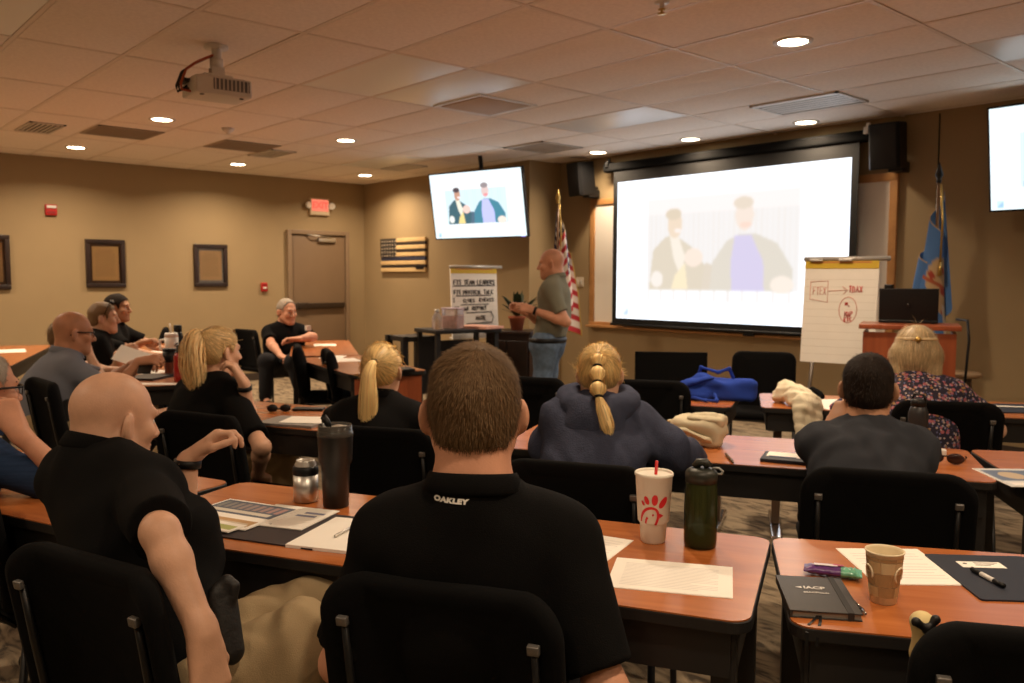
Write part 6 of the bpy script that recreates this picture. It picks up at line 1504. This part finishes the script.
# third row
pB_ = on(706, 399, ZT); u, n_ = dv(27.5), dv(117.5); Rb = np.stack([u, n_, z_], 1); g2 = lambda x, y, z: pB_+u*x+n_*y+z_*z; C_BB = cloth('bright_blue', (.022, .055, .33), .3, 300)
BG = blob('tote_bag', 'bright blue cloth tote bag slumped on third row table', 'bag', pB_, [rbox(g2(.11, .03, .058), (.155, .085, .058), np.stack([dv(33), dv(123), z_], 1), .028), cone(g2(-.12, -.08, .03), g2(-.02, .0, .09), .035, .05, k=.03), cone(g2(-.16, .0, .03), g2(-.05, .04, .10), .04, .045, k=.03), cone(g2(-.13, .08, .04), g2(.0, .06, .08), .04, .05, k=.03), ell(g2(-.07, .0, .03), (.12, .11, .035), Rb, .03)], C_BB, .006, (.012, 9, 34))
def b2(nm, prims): v, q = sdf_mesh(prims, .005, folds(.002, 8, 30)); return link(nm, quads_mesh(nm, v-pB_, q, C_BB), BG)
b2('flap', [cone(g2(-.22, -.10, .02), g2(-.08, -.06, .10), .05, .035, (z_, .4), .03), cone(g2(-.08, -.06, .10), g2(.02, -.04, .125), .035, .03, (z_, .5), .03)])
b2('handle', [cone(g2(-.06, .08, .12), g2(-.04, .06, .175), .010, .010, k=.01), cone(g2(-.04, .06, .175), g2(.06, .05, .15), .010, .010, k=.01), cone(g2(.06, .05, .15), g2(.12, .05, .175), .010, .010, k=.01), cone(g2(.12, .05, .175), g2(.14, .07, .12), .010, .010, k=.01)])
b2('handle', [cone(g2(-.06, -.10, .02), g2(.02, -.15, .012), .010, .010, k=.01), cone(g2(.02, -.15, .012), g2(.08, -.14, .012), .010, .010, k=.01), cone(g2(.08, -.14, .012), g2(.06, -.10, .04), .010, .010, k=.01)])
# cream jacket hanging over the table edge
pJ = on(793, 404, ZT); u, n_ = dv(33), dv(123); g3 = lambda x, y, z: pJ+u*x+n_*y+z_*z
C_CREAM = cloth('cream_knit', (.80, .73, .55), .6, 160)
JK = blob('cream_jacket', 'cream coloured knit jacket draped over the edge of the third row table', 'jacket', pJ, [cone(g3(-.09, .04, .045), g3(-.04, .03, .085), .045, .055, None, .04), cone(g3(-.04, .03, .085), g3(.03, -.08, .065), .055, .058, k=.04), cone(g3(.03, -.08, .065), g3(.06, -.22, .02), .058, .060, k=.05), cone(g3(.06, -.22, .02), g3(.05, -.25, -.14), .062, .050, (n_, .6), .05), cone(g3(.12, -.20, .02), g3(.12, -.24, -.12), .05, .04, (n_, .6), .05), ell(g3(.05, -.10, .045), (.09, .08, .05), None, .05)], C_CREAM, .005, (.010, 12, 52))
JK.scale = (.84, .84, .84)
m = MB(); a = g3(.06, -.27, -.14)-pJ; m.tube([tuple(a), tuple(a+A3((-.01, 0, -.10))), tuple(a+A3((-.03, -.01, -.20)))], .005, 6); m.build('drawstring', mat('string_white', (.6, .56, .5), .6), JK)
sheet((829, 403), 'white sheet on third row table by the charcoal shirt man’s wrist', .216, .279, 50, lines=6, seed=21)
sheet((826, 405), 'second white sheet fanned under the one by the charcoal shirt man’s wrist', .216, .279, 70, lines=0, z=ZT-.0)
m = MB(); p = on(810, 394, ZT+.02); m.tube([(p[0]-.05, p[1], ZT+.01), (p[0], p[1]+.03, ZT+.045), (p[0]+.05, p[1]+.01, ZT+.03), (p[0]+.08, p[1]-.01, ZT+.01)], .018, 8); tag(m.build('black_strap', M_FAB), 'coil of black strap on third row table behind the cream jacket', 'strap')
sheet((1012, 409), 'navy folder with a white label at the right edge, third row', .25, .32, 40, name='document_folder', cat='folder', m=M_NAVY, lines=0, th=.006)
p = on(1008, 406.5, ZT+.008); m = MB(); m.box((0, 0, 0), (.17, .03, .002), Matrix.Rotation(.62, 3, 'Z')); tag(m.build('label_strip', M_PAPER, None, (p[0], p[1], ZT+.0085)), 'white paper strip on the navy folder at the right edge, third row', 'paper')
# far tables
sheet((325, 345), 'white sheet farthest from us on the long left-hand table by the door', .26, .22, -28, lines=0)
sheet((333, 357), 'middle white sheet of three on the table by the seated grey haired man', .25, .2, -40, lines=0)
sheet((346, 360), 'nearest white sheet of three on the table by the seated grey haired man', .30, .2, -20, lines=0)
p = on(405, 371, ZT); m = MB(); m.box((0, 0, .012), (.18, .1, .022), Matrix.Rotation(-.3, 3, 'Z'), .004); tag(m.build('tablet_case', M_BLACK, None, (p[0], p[1], ZT)), 'black case on the table right of the straight blond ponytail', 'case')
def tumbler(px, label, prof, m_, extra=None, name='tumbler', cat='tumbler'):
    p = on(px[0], px[1], ZT); e = empty(name, (p[0], p[1], ZT), math.radians(220), label, cat); mb = MB(); mb.lathe(prof, 24); mb.build('body', m_, e)
    if extra: extra(e)
    return e
def ex_white(e):
    m = MB(); m.tube([(.05, 0, .18), (.10, 0, .175), (.10, 0, .10), (.045, 0, .09)], .010, 8); m.build('handle', M_WHITE, e); m = MB(); m.lathe([(.052, .20), (.052, .225), (.046, .235)], 20); m.build('lid', M_WHITE, e); m = MB(); m.tube([(0, 0, .23), (.01, 0, .31)], .006, 8); m.build('straw', mat('straw_clear', (.75, .7, .62), .3), e)
tumbler((172, 362), 'white tumbler with handle and straw among the drinks on the left table', [(.036, 0), (.038, .005), (.042, .08), (.050, .09), (.053, .20)], M_WHITE, ex_white)
def ex_cap(e): m = MB(); m.lathe([(.030, .235), (.033, .25), (.033, .285), (.025, .29)], 18); m.build('cap', M_BLACK, e)
tumbler((178.5, 360), 'tall black bottle behind the white tumbler on the left table', [(.036, 0), (.040, .005), (.040, .20), (.032, .235)], M_BLACK, ex_cap, 'water_bottle', 'bottle')
def ex_band(e): m = MB(); m.lathe([(.0335, .005), (.0385, .085)], 24, cap=False); m.build('wood_sleeve', mat('sleeve_mahogany', (.12, .035, .022), .4), e); m = MB(); m.lathe([(.047, .165), (.047, .178), (.040, .182)], 20); m.build('lid', M_BLACK, e)
tumbler((170, 374), 'black tumbler with reddish lower half in front of the white tumbler', [(.032, 0), (.033, .004), (.038, .09), (.044, .10), (.046, .165)], M_BLACK, ex_band)
def ex_red(e): m = MB(); m.lathe([(.034, .185), (.030, .195), (.030, .235), (.022, .24)], 18); m.build('cap', M_BLACK, e); m = MB(); m.tube([(.025, 0, .22), (.045, 0, .235), (.025, 0, .25)], .005, 6); m.build('loop', M_BLACK, e)
tumbler((182, 381), 'red metal bottle with black cap beside the wavy ponytail woman', [(.046, 0), (.049, .006), (.049, .165), (.036, .188)], mat('bottle_red', (.36, .012, .012), .3, coat=.3), ex_red, 'water_bottle', 'bottle')
sheet((146, 372), 'white papers spread on the left table in front of the blue-grey polo', .30, .279, 30, lines=8, seed=31)
sheet((150, 378), 'black folder at the near end of the left table', .30, .22, -50, name='document_folder', cat='folder', m=M_BLACK, lines=0, th=.014)
sheet((163, 384), 'white sheet along the near end of the left table', .34, .10, 48, lines=0, z=ZT)
sheet((152, 353), 'white papers in the middle of the left table in front of the men in black', .35, .28, 20, lines=6, seed=33)
sheet((10, 351), 'white papers on the far left edge table', .40, .25, -10, lines=0)
# markers on the clamp bar of the red flip chart
for t, lb in ((.16, 'white marker lying left on the clamp bar of the red drawn flip chart'), (.56, 'white marker at the middle of the red drawn flip chart’s clamp bar')):
    u = nrm(A3((*(EAS[1]-EAS[0])[:2], 0))); q = EAS[0]+(EAS[1]-EAS[0])*t+np.cross(u, A3((0, 0, 1)))*.032; q[2] = (EAS[0][2]+EAS[1][2])/2+.004
    m = MB(); m.tube([tuple(-u*.045), tuple(u*.045)], .010, 8); tag(m.build('marker', M_WHITE, None, tuple(q)), lb, 'marker')
